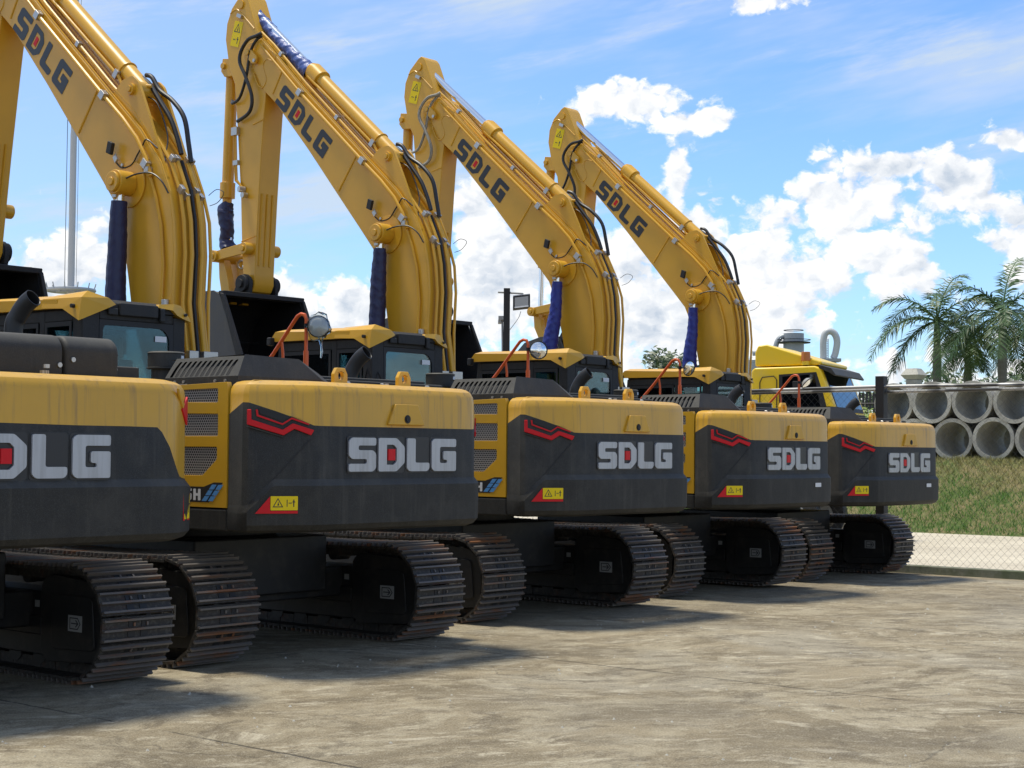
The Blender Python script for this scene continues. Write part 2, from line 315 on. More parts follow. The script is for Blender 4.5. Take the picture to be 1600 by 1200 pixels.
# ------------------------------------------------------------------ mesh builder
class MB:
    def __init__(s): s.v = []; s.f = []; s.mi = []; s.m = 0
    def add(s, vs, fs):
        o = len(s.v); s.v += [tuple(v) for v in vs]
        for f in fs: s.f.append([i+o for i in f]); s.mi.append(s.m)
        return s
    def box(s, x0, x1, y0, y1, z0, z1):
        vs = [(x, y, z) for z in (z0, z1) for y in (y0, y1) for x in (x0, x1)]
        return s.add(vs, [(0, 2, 3, 1), (4, 5, 7, 6), (0, 1, 5, 4), (2, 6, 7, 3), (0, 4, 6, 2), (1, 3, 7, 5)])
    def obox(s, c, ax, ay, az):   # oriented box by half-axis vectors
        c = Vector(c); ax, ay, az = Vector(ax), Vector(ay), Vector(az)
        vs = [c+ax*i+ay*j+az*k for k in (-1, 1) for j in (-1, 1) for i in (-1, 1)]
        return s.add(vs, [(0, 2, 3, 1), (4, 5, 7, 6), (0, 1, 5, 4), (2, 6, 7, 3), (0, 4, 6, 2), (1, 3, 7, 5)])
    def extr(s, outer, holes, org, ux, uy, un, d):     # polygon with holes, extruded from plane by d along un
        org, ux, uy, un = Vector(org), Vector(ux), Vector(uy), Vector(un)
        loops = [outer]+list(holes); pts = [p for l in loops for p in l]
        tr = tessellate_polygon([[Vector((p[0], p[1], 0)) for p in l] for l in loops])
        base = [org+ux*p[0]+uy*p[1] for p in pts]; n = len(pts)
        if not d: return s.add(base, [tuple(t) for t in tr])
        fs = [tuple(t) for t in tr]+[tuple(i+n for i in reversed(t)) for t in tr]
        o = 0
        for l in loops:
            k = len(l)
            for i in range(k): a, b = o+i, o+(i+1) % k; fs.append((a, b, b+n, a+n))
            o += k
        return s.add(base+[p+un*d for p in base], fs)
    def prof(s, pts, x0, x1):     # (Y,Z) profile extruded in X, caps as ngons
        n = len(pts)
        vs = [(x0, p[0], p[1]) for p in pts]+[(x1, p[0], p[1]) for p in pts]
        fs = [tuple(range(n)), tuple(range(2*n-1, n-1, -1))]+[(i, i+n, (i+1) % n+n, (i+1) % n) for i in range(n)]
        return s.add(vs, fs)
    def tube(s, pts, r, n=8, caps=True, closed=False):
        pts = [Vector(p) for p in pts]; k = len(pts); rr = r if isinstance(r, (list, tuple)) else [r]*k
        prev = None; vs = []; fs = []
        for i, p in enumerate(pts):
            a = pts[i-1] if i > 0 else (pts[-1] if closed else p); b = pts[(i+1) % k] if (i < k-1 or closed) else p
            t = (b-a).normalized() if (b-a).length > 1e-9 else Vector((0, 0, 1))
            if prev is None: u = t.orthogonal().normalized()
            else:
                u = prev-t*prev.dot(t); u = u.normalized() if u.length > 1e-6 else t.orthogonal().normalized()
            prev = u; w_ = t.cross(u)
            for j in range(n):
                an = 2*math.pi*j/n; vs.append(p+(u*math.cos(an)+w_*math.sin(an))*rr[i])
        m = k if closed else k-1
        for i in range(m):
            for j in range(n):
                a = i*n+j; b = i*n+(j+1) % n; c = ((i+1) % k)*n+(j+1) % n; d = ((i+1) % k)*n+j; fs.append((a, b, c, d))
        if caps and not closed: fs += [tuple(range(n-1, -1, -1)), tuple(range((k-1)*n, k*n))]
        return s.add(vs, fs)
    def cyl(s, a, b, r, n=20, r2=None): return s.tube([a, b], [r, r if r2 is None else r2], n)
    def ring(s, c, axis, r, t_, n=24, m=8):
        c = Vector(c); ax = Vector(axis).normalized(); u = ax.orthogonal().normalized(); w_ = ax.cross(u)
        return s.tube([c+(u*math.cos(2*math.pi*i/n)+w_*math.sin(2*math.pi*i/n))*r for i in range(n)], t_, m, closed=True)
    def build(s, name, mats, parent=None, bevel=0, seg=2, ang=35, smooth=True, coll=True, split=False):
        if split: return split_build(s, name, mats, parent, bevel=bevel, seg=seg, ang=ang, smooth=smooth)
        me = bpy.data.meshes.new(name); me.from_pydata(s.v, [], s.f)
        if isinstance(mats, str): mats = [mats]
        for m_ in mats: me.materials.append(MATS[m_])
        me.polygons.foreach_set('material_index', s.mi)
        bm = bmesh.new(); bm.from_mesh(me)
        bmesh.ops.recalc_face_normals(bm, faces=bm.faces); bm.to_mesh(me); bm.free()
        if smooth:
            me.polygons.foreach_set('use_smooth', [True]*len(me.polygons))
            try: me.set_sharp_from_angle(angle=R(ang))
            except Exception: pass
        me.update()
        o = bpy.data.objects.new(name, me); COL.objects.link(o)
        if parent is not None: o.parent = parent
        if bevel:
            b = o.modifiers.new('bevel', 'BEVEL'); b.width = bevel; b.segments = seg; b.limit_method = 'ANGLE'; b.angle_limit = R(30); b.use_clamp_overlap = True
            if hasattr(b, 'harden_normals'): b.harden_normals = True
        return o
def split_build(mb, name, mats, parent=None, **kw):
    """one object per separate piece"""
    par = list(range(len(mb.v)))
    def find(a):
        while par[a] != a: par[a] = par[par[a]]; a = par[a]
        return a
    for f in mb.f:
        for i in f[1:]: par[find(f[0])] = find(i)
    groups = {}
    for f, m_ in zip(mb.f, mb.mi): groups.setdefault(find(f[0]), []).append((f, m_))
    out = []
    for g in groups.values():
        q = MB(); idx = {}
        for f, m_ in g:
            for i in f:
                if i not in idx: idx[i] = len(q.v); q.v.append(mb.v[i])
            q.f.append([idx[i] for i in f]); q.mi.append(m_)
        out.append(q.build(name, mats, parent, **kw))
    return out
def smoothpath(pts, sub=6):
    P_ = [Vector(p) for p in pts]; out = []
    for i in range(len(P_)-1):
        p0 = P_[max(i-1, 0)]; p1 = P_[i]; p2 = P_[i+1]; p3 = P_[min(i+2, len(P_)-1)]
        for k in range(sub):
            t = k/sub
            out.append(.5*((2*p1)+(p2-p0)*t+(2*p0-5*p1+4*p2-p3)*t*t+(3*p1-p0-3*p2+p3)*t**3))
    out.append(P_[-1]); return out
def tag(o, label=None, cat=None, group=None, kind=None):
    if label: o['label'] = label
    if cat: o['category'] = cat
    if group: o['group'] = group
    if kind: o['kind'] = kind
    return o
def empty(name, loc=(0, 0, 0), rz=0):
    o = bpy.data.objects.new(name, None); o.location = loc; o.rotation_euler = (0, 0, rz); o.empty_display_size = .3; COL.objects.link(o); return o
def copy_tree(o, parent=None):
    c = o.copy(); COL.objects.link(c); c.parent = parent
    for ch in list(o.children): copy_tree(ch, c)
    return c
def rounded(poly, r, k=3):      # round the corners of a 2-D polygon
    out = []; n = len(poly)
    for i in range(n):
        p = Vector(poly[i]); a = Vector(poly[i-1]); b = Vector(poly[(i+1) % n])
        ra = min(r, (a-p).length*.45, (b-p).length*.45)
        s_ = p+(a-p).normalized()*ra; e_ = p+(b-p).normalized()*ra
        for j in range(k+1):
            t = j/k; q = s_*(1-t)**2+p*2*t*(1-t)+e_*t*t; out.append((q.x, q.y))
    return out

# block letters of the maker's mark, height 1
GL = {
 'S': (.90, [[(.10, 1), (.90, 1), (.90, .77), (.31, .77), (.31, .63), (.80, .63), (.90, .53), (.90, .10), (.80, 0), (0, 0), (0, .23), (.59, .23), (.59, .37), (.10, .37), (0, .47), (0, .90)]], []),
 'D': (.90, [[(0, 0), (0, 1), (.62, 1), (.90, .74), (.90, .26), (.62, 0)]], [[(.28, .20), (.28, .80), (.52, .80), (.62, .70), (.62, .30), (.52, .20)]]),
 'L': (.80, [[(.0, 1), (.30, 1), (.30, .26), (.80, .26), (.80, .08), (.72, 0), (.09, 0), (0, .09)]], []),
 'G': (.90, [[(.09, 1), (.90, 1), (.90, .75), (.30, .75), (.30, .25), (.57, .25), (.57, .35), (.43, .35), (.43, .62), (.90, .62), (.90, 0), (.09, 0), (0, .09), (0, .91)]], []),
 '5': (.62, [[(0, 1), (.62, 1), (.62, .8), (.24, .8), (.24, .62), (.52, .62), (.62, .52), (.62, .1), (.52, 0), (0, 0), (0, .2), (.38, .2), (.38, .42), (0, .42)]], []),
 'H': (.68, [[(0, 0), (0, 1), (.24, 1), (.24, .62), (.44, .62), (.44, 1), (.68, 1), (.68, 0), (.44, 0), (.44, .40), (.24, .40), (.24, 0)]], []),
}
def logo(word, org, ux, uy, un, h, d, gap, m_letters, name, parent, wscale=1., square=True, xs=None, back=None):
    mb = MB(); rb = MB(); bb = MB(); cx = 0; ux, uy, un, org = Vector(ux), Vector(uy), Vector(un), Vector(org)
    for i, ch in enumerate(word):
        wd, outs, holes = GL[ch]
        for o_ in outs:
            mb.extr([((cx+p[0])*h*wscale, p[1]*h) for p in rounded(o_, .05, 2)], [[((cx+p[0])*h*wscale, p[1]*h) for p in hl] for hl in holes], org, ux, uy, un, d)
        if back:
            e = back
            bb.extr(rounded([(cx*h*wscale-e, -e), ((cx+wd)*h*wscale+e, -e), ((cx+wd)*h*wscale+e, h+e), (cx*h*wscale-e, h+e)], .03), [], org-un*.001, ux, uy, un, .003)
        if ch == 'D' and square:
            a, b = (.36, .54) if not back else (.33, .57)
            rb.extr([((cx+a)*h*wscale, .33*h), ((cx+b)*h*wscale, .33*h), ((cx+b)*h*wscale, .67*h), ((cx+a)*h*wscale, .67*h)], [], org, ux, uy, un, d+.001)
        cx += wd+gap
    o = mb.build(name, m_letters, parent, smooth=False)
    if rb.v: rb.build('red_square', 'red', o, smooth=False)
    if bb.v: bb.build('letter_backing', 'decal_black', o, smooth=False)
    return o, (cx-gap)*h*wscale

def warning_sticker(org, ux, uy, un, w_, h_, name, parent, vertical=False):
    o = MB().extr(rounded([(0, 0), (w_, 0), (w_, h_), (0, h_)], .006), [], org, ux, uy, un, .002).build(name, 'decal_yellow', parent, smooth=False)
    ux, uy, un = Vector(ux), Vector(uy), Vector(un); p = Vector(org)+un*.0022; b = MB()
    def tri(cx, cy, s):
        A = [(cx-s, cy-.75*s), (cx+s, cy-.75*s), (cx, cy+s)]; k = .74; B = [(cx+(a-cx)*k, cy-.14*s+(c-(cy-.14*s))*k) for a, c in A]
        b.extr(A, [B], p, ux, uy, un, .0008)
        b.extr([(cx-.1*s, cy-.45*s), (cx+.25*s, cy-.4*s), (cx+.05*s, cy+.3*s)], [], p, ux, uy, un, .0008)
    def man(cx, cy, s):
        b.extr([(cx-.14*s, cy-s), (cx+.14*s, cy-s), (cx+.16*s, cy+.25*s), (cx+.42*s, cy+.2*s), (cx+.42*s, cy+.4*s), (cx+.16*s, cy+.52*s), (cx+.16*s, cy+s), (cx-.16*s, cy+s), (cx-.16*s, cy+.5*s), (cx-.42*s, cy+.4*s), (cx-.42*s, cy+.2*s), (cx-.16*s, cy+.25*s)], [], p, ux, uy, un, .0008)
    if vertical:
        tri(w_*.5, h_*.72, w_*.38); man(w_*.74, h_*.26, h_*.13)
        b.extr([(w_*.2, h_*.26), (w_*.5, h_*.26), (w_*.5, h_*.29), (w_*.2, h_*.29)], [], p, ux, uy, un, .0008)
    else:
        tri(w_*.27, h_*.5, h_*.38); man(w_*.85, h_*.5, h_*.26)
        b.extr([(w_*.66, h_*.48), (w_*.78, h_*.48), (w_*.78, h_*.54), (w_*.66, h_*.54)], [], p, ux, uy, un, .0008)
        b.extr([(w_*.59, h_*.25), (w_*.62, h_*.25), (w_*.62, h_*.75), (w_*.59, h_*.75)], [], p, ux, uy, un, .0008)
    b.build('warning_symbols', 'decal_black', o, smooth=False)
    return o

# ================================================================== excavator
def make_counterweight(kind, parent):
    if kind == 'plain':
        half = [(-1.37, -2.00, 1.955, 1.25), (-1.385, -2.10, 2.0, 1.25), (-1.402, -2.19, 2.04, 1.25), (-1.385, -2.238, 2.038, 1.258), (-1.335, -2.272, 2.02, 1.325),
                (-1.24, -2.333, 1.985, 1.44), (-1.22, -2.346, 1.978, 1.45), (-1.15, -2.388, 1.95, 1.45), (-1.05, -2.447, 1.911, 1.45), (-.965, -2.494, 1.873, 1.45), (-.90, -2.512, 1.87, 1.45), (-.6, -2.518, 1.87, 1.45), (-.2, -2.522, 1.87, 1.45)]
        cols = half+[(-a-.24*max(0, -a-.6)/.8, b, c, d) for a, b, c, d in reversed(half)]
    else:
        half = [(-1.37, -2.00, 1.955, 1.25), (-1.385, -2.10, 2.0, 1.3), (-1.402, -2.19, 2.0, 1.4), (-1.335, -2.272, 1.95, 1.46), (-1.15, -2.388, 1.9, 1.47), (-.965, -2.494, 1.85, 1.47), (-.6, -2.518, 1.845, 1.47), (-.2, -2.522, 1.84, 1.47)]
        cols = half+[(.2, -2.522, 1.835, 1.47), (.6, -2.518, 1.835, 1.47), (.82, -2.514, 1.832, 1.47), (.86, -2.513, 1.80, 1.47), (.93, -2.508, 1.70, 1.47), (.99, -2.488, 1.59, 1.47), (1.06, -2.445, 1.505, 1.468),
                (1.12, -2.395, 1.490, 1.465), (1.18, -2.34, 1.485, 1.46), (1.24, -2.275, 1.48, 1.455), (1.275, -2.22, 1.475, 1.45), (1.29, -2.16, 1.47, 1.44), (1.28, -2.08, 1.47, 1.44), (1.26, -2.0, 1.47, 1.44)]
    n = len(cols); mb = MB(); V = []; dz = 0 if kind == 'plain' else .05
    for i, (X, Y, B, L) in enumerate(cols):
        a = Vector(cols[max(i-1, 0)][:2]); b = Vector(cols[min(i+1, n-1)][:2]); t = (b-a).normalized(); nx, ny = t.y, -t.x
        if i == 0: nx, ny = -1, 0
        if i == n-1: nx, ny = 1, 0
        e_ = {0: .15, 1: .2, 2: .35, 3: .7}.get(min(i, n-1-i), 1.)
        rows = [(1.052, -.16), (1.054, -.06), (1.075, .0), (1.115, .034*e_), (L-.055, .040*e_), (L-.042, .040*e_), (L+.006, .002), (L+.014, .0), (B-.012, 0), (B, -.004), (2.085-dz, -.006), (2.13-dz, -.014), (2.163-dz, -.034), (2.185-dz, -.068), (2.197-dz, -.12), (2.203-dz, -.2)]
        V += [(X+nx*o, Y+ny*o, z) for z, o in rows]; V.append((X*.84, -1.985, 2.205-dz))
    r = 17
    for i in range(n-1):
        for j in range(r-1):
            mb.m = 0 if j < 8 else 1
            mb.add([], []); mb.f.append([i*r+j, (i+1)*r+j, (i+1)*r+j+1, i*r+j+1]); mb.mi.append(mb.m)
    mb.v = V
    cw = mb.build('counterweight', ['dark_grey', 'yellow_dusty'], parent, ang=24)
    # lifting eyes, camera housing
    for sx in ((-1, 1) if kind == 'plain' else ()):
        pts = [(-.075, 0), (-.075, .09), (-.045, .14), (.045, .14), (.075, .09), (.075, 0)]
        hole = [(.028*math.cos(a*math.pi/6), .075+.034*math.sin(a*math.pi/6)) for a in range(12)]
        MB().extr(pts, [hole], (sx*.365, -2.16, 2.19), (1, 0, 0), (0, 0, 1), (0, 1, 0), .04).build('lifting_eye', 'yellow', cw, bevel=.005, seg=1)
    if kind != 'plain': MB().cyl((.22, -2.1, 2.14), (.22, -2.1, 2.185), .03, 12).build('top_plug', 'hose_wrap', cw)
    hs = MB().extr([(-.21, 0), (-.13, .165), (.13, .165), (.21, 0)], [], (.0, -2.515, 1.878), (1, 0, 0), (0, 0, 1), (0, -1, 0), .030)
    ho = None if kind != 'plain' else hs.build('camera_housing', 'yellow_dusty', cw, bevel=.01)
    hb = MB().cyl((0, -2.50, 1.925), (0, -2.549, 1.925), .034, 16); hb.cyl((0, -2.545, 1.925), (0, -2.556, 1.925), .022, 14); 
    if ho: hb.build('rear_camera', 'black', ho)
    if kind == 'plain': MB().extr(rounded([(-.28, 0), (.22, 0), (.26, .022), (-.32, .022)], .01), [], (-.05, -2.45, 2.132), (1, 0, 0), (0, .45, .9), (0, -1, .3), .016).build('step_ridge', 'yellow_dusty', cw, bevel=.006)
    for sx in (-1, 1):
        A = Vector((sx*1.40, -2.234, 0)); B = Vector((sx*.96, -2.498, 0))
        if sx > 0: A, B = (Vector((1.165, -2.225, 0)), Vector((.86, -2.496, 0))) if kind == 'plain' else (Vector((1.24, -2.275, 0)), Vector((1.0, -2.482, 0)))
        t = (B-A).normalized(); nn = Vector((t.y, -t.x, 0))
        if nn.y > 0: nn = -nn
        L = (B-A).length
        if kind == 'plain' and sx > 0:
            MB().extr([(.02, 1.96), (.02, 1.85), (.16, 1.80), (.30, 1.80), (.30, 1.84), (.16, 1.87), (.06, 1.90), (.06, 1.96)], [], A+nn*.003, t, (0, 0, 1), nn, .014).build('light_bar', 'red', cw, smooth=False)
        elif kind == 'plain':
            def P(x, z): return ((x+1.40)/.44*L, z)
            outer = [P(-1.400, 1.974), P(-1.400, 1.862), P(-1.165, 1.783), P(-1.095, 1.832), P(-.985, 1.785), P(-.965, 1.825), P(-1.105, 1.874), P(-1.17, 1.826), P(-1.372, 1.900), P(-1.374, 1.974)]
            inner = [P(-1.345, 1.974), P(-1.338, 1.925), P(-1.17, 1.86), P(-1.112, 1.905), P(-1.00, 1.862), P(-.995, 1.872), P(-1.112, 1.918), P(-1.172, 1.873), P(-1.328, 1.935), P(-1.332, 1.974)]
            o = MB().extr(outer, [], A+nn*.004, t, (0, 0, 1), nn, .016).build('light_bar', 'red', cw, bevel=.004, seg=1, smooth=False)
            MB().extr(inner, [], A+nn*.004, t, (0, 0, 1), nn, .009).build('upper_light_strip', 'red', o, smooth=False)
            MB().extr([P(-1.325, 1.985), P(-1.318, 1.945), P(-1.175, 1.888), P(-1.118, 1.925), P(-1.04, 1.905)], [], A+nn*.004, t, (0, 0, 1), nn, .004).build('light_recess', 'black', o, smooth=False)
            MB().extr([P(-1.400, 1.855), P(-1.165, 1.776), P(-1.165, 1.768), P(-1.400, 1.845)], [], A+nn*.002, t, (0, 0, 1), nn, .012).build('light_trim', 'hood_grey', o, smooth=False)
            if sx < 0: MB().extr([P(-.99, 1.76), P(-.984, 1.755), P(-1.262, 1.405), P(-1.268, 1.41)], [], A+nn*.004, t, (0, 0, 1), nn, .003).build('crease_shade_strip', 'black', cw, smooth=False)  # faint crease drawn as a thin black strip, its shade put into the colour
            o2 = A+t*((-1.248+1.40)/.44*L)+nn*.0475
            if sx < 0:
                warning_sticker(o2+Vector((0, 0, 1.226)), t, (0, 0, 1), nn, .205, .105, 'warning_sticker', cw)
                MB().extr([(-.115, -.024), (.205, -.024), (.205, -.003), (-.003, -.003), (-.003, .105)], [], o2+Vector((0, 0, 1.226)), t, (0, 0, 1), nn, .0015).build('red_reflector', 'red', cw, smooth=False)
        else:
            o = MB().extr([(.20, 1.945), (.03, 2.04), (.03, 1.84)], [], A+nn*.004, t, (0, 0, 1), nn, .014).build('light_bar', 'red', cw, smooth=False, bevel=.003, seg=1)
            o2 = A+t*(.24)+nn*.046
            if sx > 0:
                warning_sticker(o2+Vector((0, 0, 1.20)), -t, (0, 0, 1), nn, .17, .17, 'warning_sticker', cw)
                MB().extr([(.0, 0), (.205, 0), (.205, .20), (0, .20)], [], o2+t*.03+Vector((0, 0, 1.19)), -t, (0, 0, 1), nn, .0012).build('red_reflector', 'red', cw, smooth=False)
                q = A+t*.19+nn*.0
                MB().extr([(.02, .02), (-.13, .125), (-.15, .16), (.05, .05)], [], q+Vector((0, 0, 1.93)), -t, (0, 0, 1), nn, .02).build('moulded_ridge', 'yellow_dusty', cw, bevel=.008)
    if kind == 'plain':
        logo('SDLG', (-.635, -2.522, 1.512), (1, 0, 0), (0, 0, 1), (0, -1, 0), .262, .016, .085, 'letter_grey', 'logo_letters', cw, wscale=1.245, back=.012)
    else:
        logo('SDLG', (-.79, -2.523, 1.487), (1, 0, 0), (0, 0, 1), (0, -1, 0), .276, .018, .12, 'letter_grey', 'logo_letters', cw, wscale=1.15, back=.013)
    return cw

def plate3(mb, A, B, C, D, holes, thick):   # quad sheet A(0,0) B(1,0) C(1,1) D(0,1) with holes in uv, bilinear
    pass

def make_hood(parent):
    # vented hood: slanted left face with twelve real slots
    mb = MB()
    y0, y1 = -1.12, -2.0        # front, rear
    zb, zm, zt = 2.165, 2.235, 2.405
    xl, xt = -1.29, -1.175; xr = -.32
    a = {}
    def q(*ps): o = len(mb.v); mb.v += [tuple(p) for p in ps]; mb.f.append(list(range(o, o+len(ps)))); mb.mi.append(0)
    q((xl, y0, zb), (xl, y1, zb), (xl, y1, zm), (xl, y0, zm))
    # rear faces
    q((xl, y1, zb), (xr, y1, zb), (xr, y1, 2.20), (-.42, y1, zm), (xl, y1, zm))
    q((xl, y1, zm), (-.42, y1, zm), (-.62, y1+.06, zt-.012), (xt, y1+.06, zt))
    q((-.42, y1, zm), (xr, y1, 2.20), (-.40, y1+.06, 2.285), (-.62, y1+.06, zt-.012))
    q((xt, y1+.06, zt), (-.62, y1+.06, zt-.012), (-.62, y0+.08, zt-.03), (xt, y0+.08, zt-.02))
    q((-.62, y1+.06, zt-.012), (-.40, y1+.06, 2.285), (-.40, y0, 2.285), (-.62, y0+.08, zt-.03))
    q((-.40, y1+.06, 2.285), (xr, y1, 2.20), (xr, y0, 2.20), (-.40, y0, 2.285))
    q((xl, y0, zb), (xl, y0, zm), (xt, y0-.0, zt-.02), (-.62, y0, zt-.03), (-.40, y0, 2.285), (xr, y0, 2.2), (xr, y0, zb))
    # slanted slotted face
    org = Vector((xl, y0, zm)); uy = (Vector((xt, y0, zt-.01))-org); H = uy.length; uy.normalize(); ux = Vector((0, -1, 0)); W = y0-y1
    un = ux.cross(uy); 
    if un.x > 0: un = -un
    holes = []
    for k in range(12):
        x = .055+k*.0615
        holes.append(rounded([(x-.002, .004), (x+.034, .004), (x+.033, .09), (x+.038, .135), (x+.046, .162), (x+.014, .162), (x+.002, .12), (x-.003, .08)], .012, 3))
    mb.extr([(0, 0), (W, 0), (W-.06, H), (0, H)], holes, org, ux, uy, -un, .003)
    h = mb.build('engine_hood', 'hood_grey', parent, ang=25)
    MB().extr([(0.03, .0), (W-.02, .0), (W-.08, H-.01), (0.03, H-.01)], [], org-un*.03, ux, uy, -un, .006).build('hood_mesh', 'black', h, smooth=False)
    b = MB()
    for yy in (-1.25, -1.36, -1.74, -1.86):
        b.cyl((xl-.002, yy, 2.20), (xl-.014, yy, 2.20), .012, 10)
    b.build('hood_bolts', 'zinc', h, split=True)
    MB().box(xl-.006, xl-.001, -1.40, -1.20, 2.165, 2.185).box(xl-.006, xl-.001, -1.9, -1.70, 2.165, 2.185).build('hood_hinges', 'zinc', h, split=True)
    return h

def make_track(xc, parent):
    t = MB()                                    # track frame is the part, chain and wheels are sub-parts
    t.prof(rounded([(-1.35, .22), (-1.0, .15), (1.3, .15), (1.45, .25), (1.45, .55), (1.0, .62), (-.9, .62), (-1.35, .60)], .05), xc-.16, xc+.16)
    t.box(xc-.19, xc-.16, -.9, .9, .30, .44)
    fr = t.build('track_frame', 'frame_black', parent, bevel=.012)
    cv = MB().prof(rounded([(-1.70, .16), (-1.0, .12), (-.93, .2), (-.93, .70), (-1.05, .76), (-1.55, .73), (-1.72, .6)], .06), xc-.21, xc-.165)
    cv.prof(rounded([(-1.62, .24), (-1.08, .22), (-1.08, .62), (-1.58, .62)], .05), xc-.222, xc-.209)
    cv.build('idler_cover', 'frame_black', fr, bevel=.01)
    wv = MB()
    for yy in (-1.42, 1.42):
        wv.cyl((xc-.06, yy, .43), (xc+.06, yy, .43), .335, 28); wv.cyl((xc-.14, yy, .43), (xc+.14, yy, .43), .2, 20)
    wv.build('idler_wheel', 'frame_black', fr); wv = MB()
    for k in range(8): yy = -1.12+k*.32; wv.cyl((xc-.13, yy, .16), (xc+.13, yy, .16), .085, 16)
    for yy in (-.55, .55): wv.cyl((xc-.09, yy, .72), (xc+.09, yy, .72), .06, 14)
    wv.build('roller', 'frame_black', fr, split=True)
    ch = MB(); cy, cz, rr = 1.42, .43, .35; L1 = 2*cy; arc = math.pi*(rr+.05); tot = 2*L1+2*arc; N = 44
    def place(s):
        s %= tot
        if s < L1: return (-cy+s, cz+rr+.05-.0*s, (1, 0), (0, 1))
        s -= L1
        if s < arc: a = math.pi/2-s/(rr+.05); return (cy+math.cos(a)*(rr+.05), cz+math.sin(a)*(rr+.05), (math.sin(a), -math.cos(a)), (math.cos(a), math.sin(a)))
        s -= arc
        if s < L1: return (cy-s, cz-rr-.05, (-1, 0), (0, -1))
        s -= L1; a = -math.pi/2-s/(rr+.05); return (-cy+math.cos(a)*(rr+.05), cz+math.sin(a)*(rr+.05), (math.sin(a), -math.cos(a)), (math.cos(a), math.sin(a)))
    for k in range(N):
        y, z, (ty, tz), (ny, nz) = place((k+.5)*tot/N)
        sag = -.022*(1-(y/cy)**2) if nz > .9 else 0; z += sag
        jx = rnd.uniform(-.003, .003)
        def B(x0, x1, t0, t1, n0, n1, mi):
            ch.m = mi; cx = (x0+x1)/2; tt = (t0+t1)/2; nn = (n0+n1)/2
            ch.obox((xc+cx+jx, y+ty*tt+ny*nn, z+tz*tt+nz*nn), ((x1-x0)/2, 0, 0), (0, ty*(t1-t0)/2, tz*(t1-t0)/2), (0, ny*(n1-n0)/2, nz*(n1-n0)/2))
        B(-.3, .3, -.086, .086, -.022, 0, 0)
        for g in (-.068, .0, .068): B(-.298, .298, g-.0075, g+.0075, .0, .028, 1)
        for hx in (-.055, .055): B(hx-.030, hx+.030, -.056, -.014, -.0, .005, 2); B(hx-.026, hx+.012, .014, .052, 0, .005, 2); B(hx+.012, hx+.026, .02, .044, 0, .014, 1)
        for hx in (-.105, .105): B(hx-.02, hx+.02, -.09, .09, -.10, -.022, 0)
    ch.build('track_chain', ['track_steel', 'worn_steel', 'black'], fr, smooth=False)
    # direction marker
    st = MB().extr([(0, 0), (.17, 0), (.17, .115), (0, .115)], [], (xc-.224, -1.30, .365), (0, -1, 0), (0, 0, 1), (-1, 0, 0), .002).build('direction_sticker', 'label_grey', fr, smooth=False)
    a = MB(); o = (xc-.2265, -1.30, .365); U = ((0, -1, 0), (0, 0, 1), (-1, 0, 0))
    a.extr([(.02, .015), (.12, .015), (.155, .0575), (.12, .10), (.02, .10)], [[(.028, .023), (.028, .092), (.116, .092), (.144, .0575), (.116, .023)]], o, *U, .001)
    a.extr([(.04, .053), (.11, .053), (.09, .036), (.098, .03), (.13, .0575), (.098, .085), (.09, .079), (.11, .062), (.04, .062)], [], o, *U, .001)
    a.build('sticker_arrow', 'decal_black', st, smooth=False)
    MB().extr([(0, 0), (.06, 0), (.06, .05), (0, .05)], [], (xc-.162, -.78, .50), (0, -1, 0), (0, 0, 1), (-1, 0, 0), .002).build('small_label', 'label_grey', fr, smooth=False)
    return fr

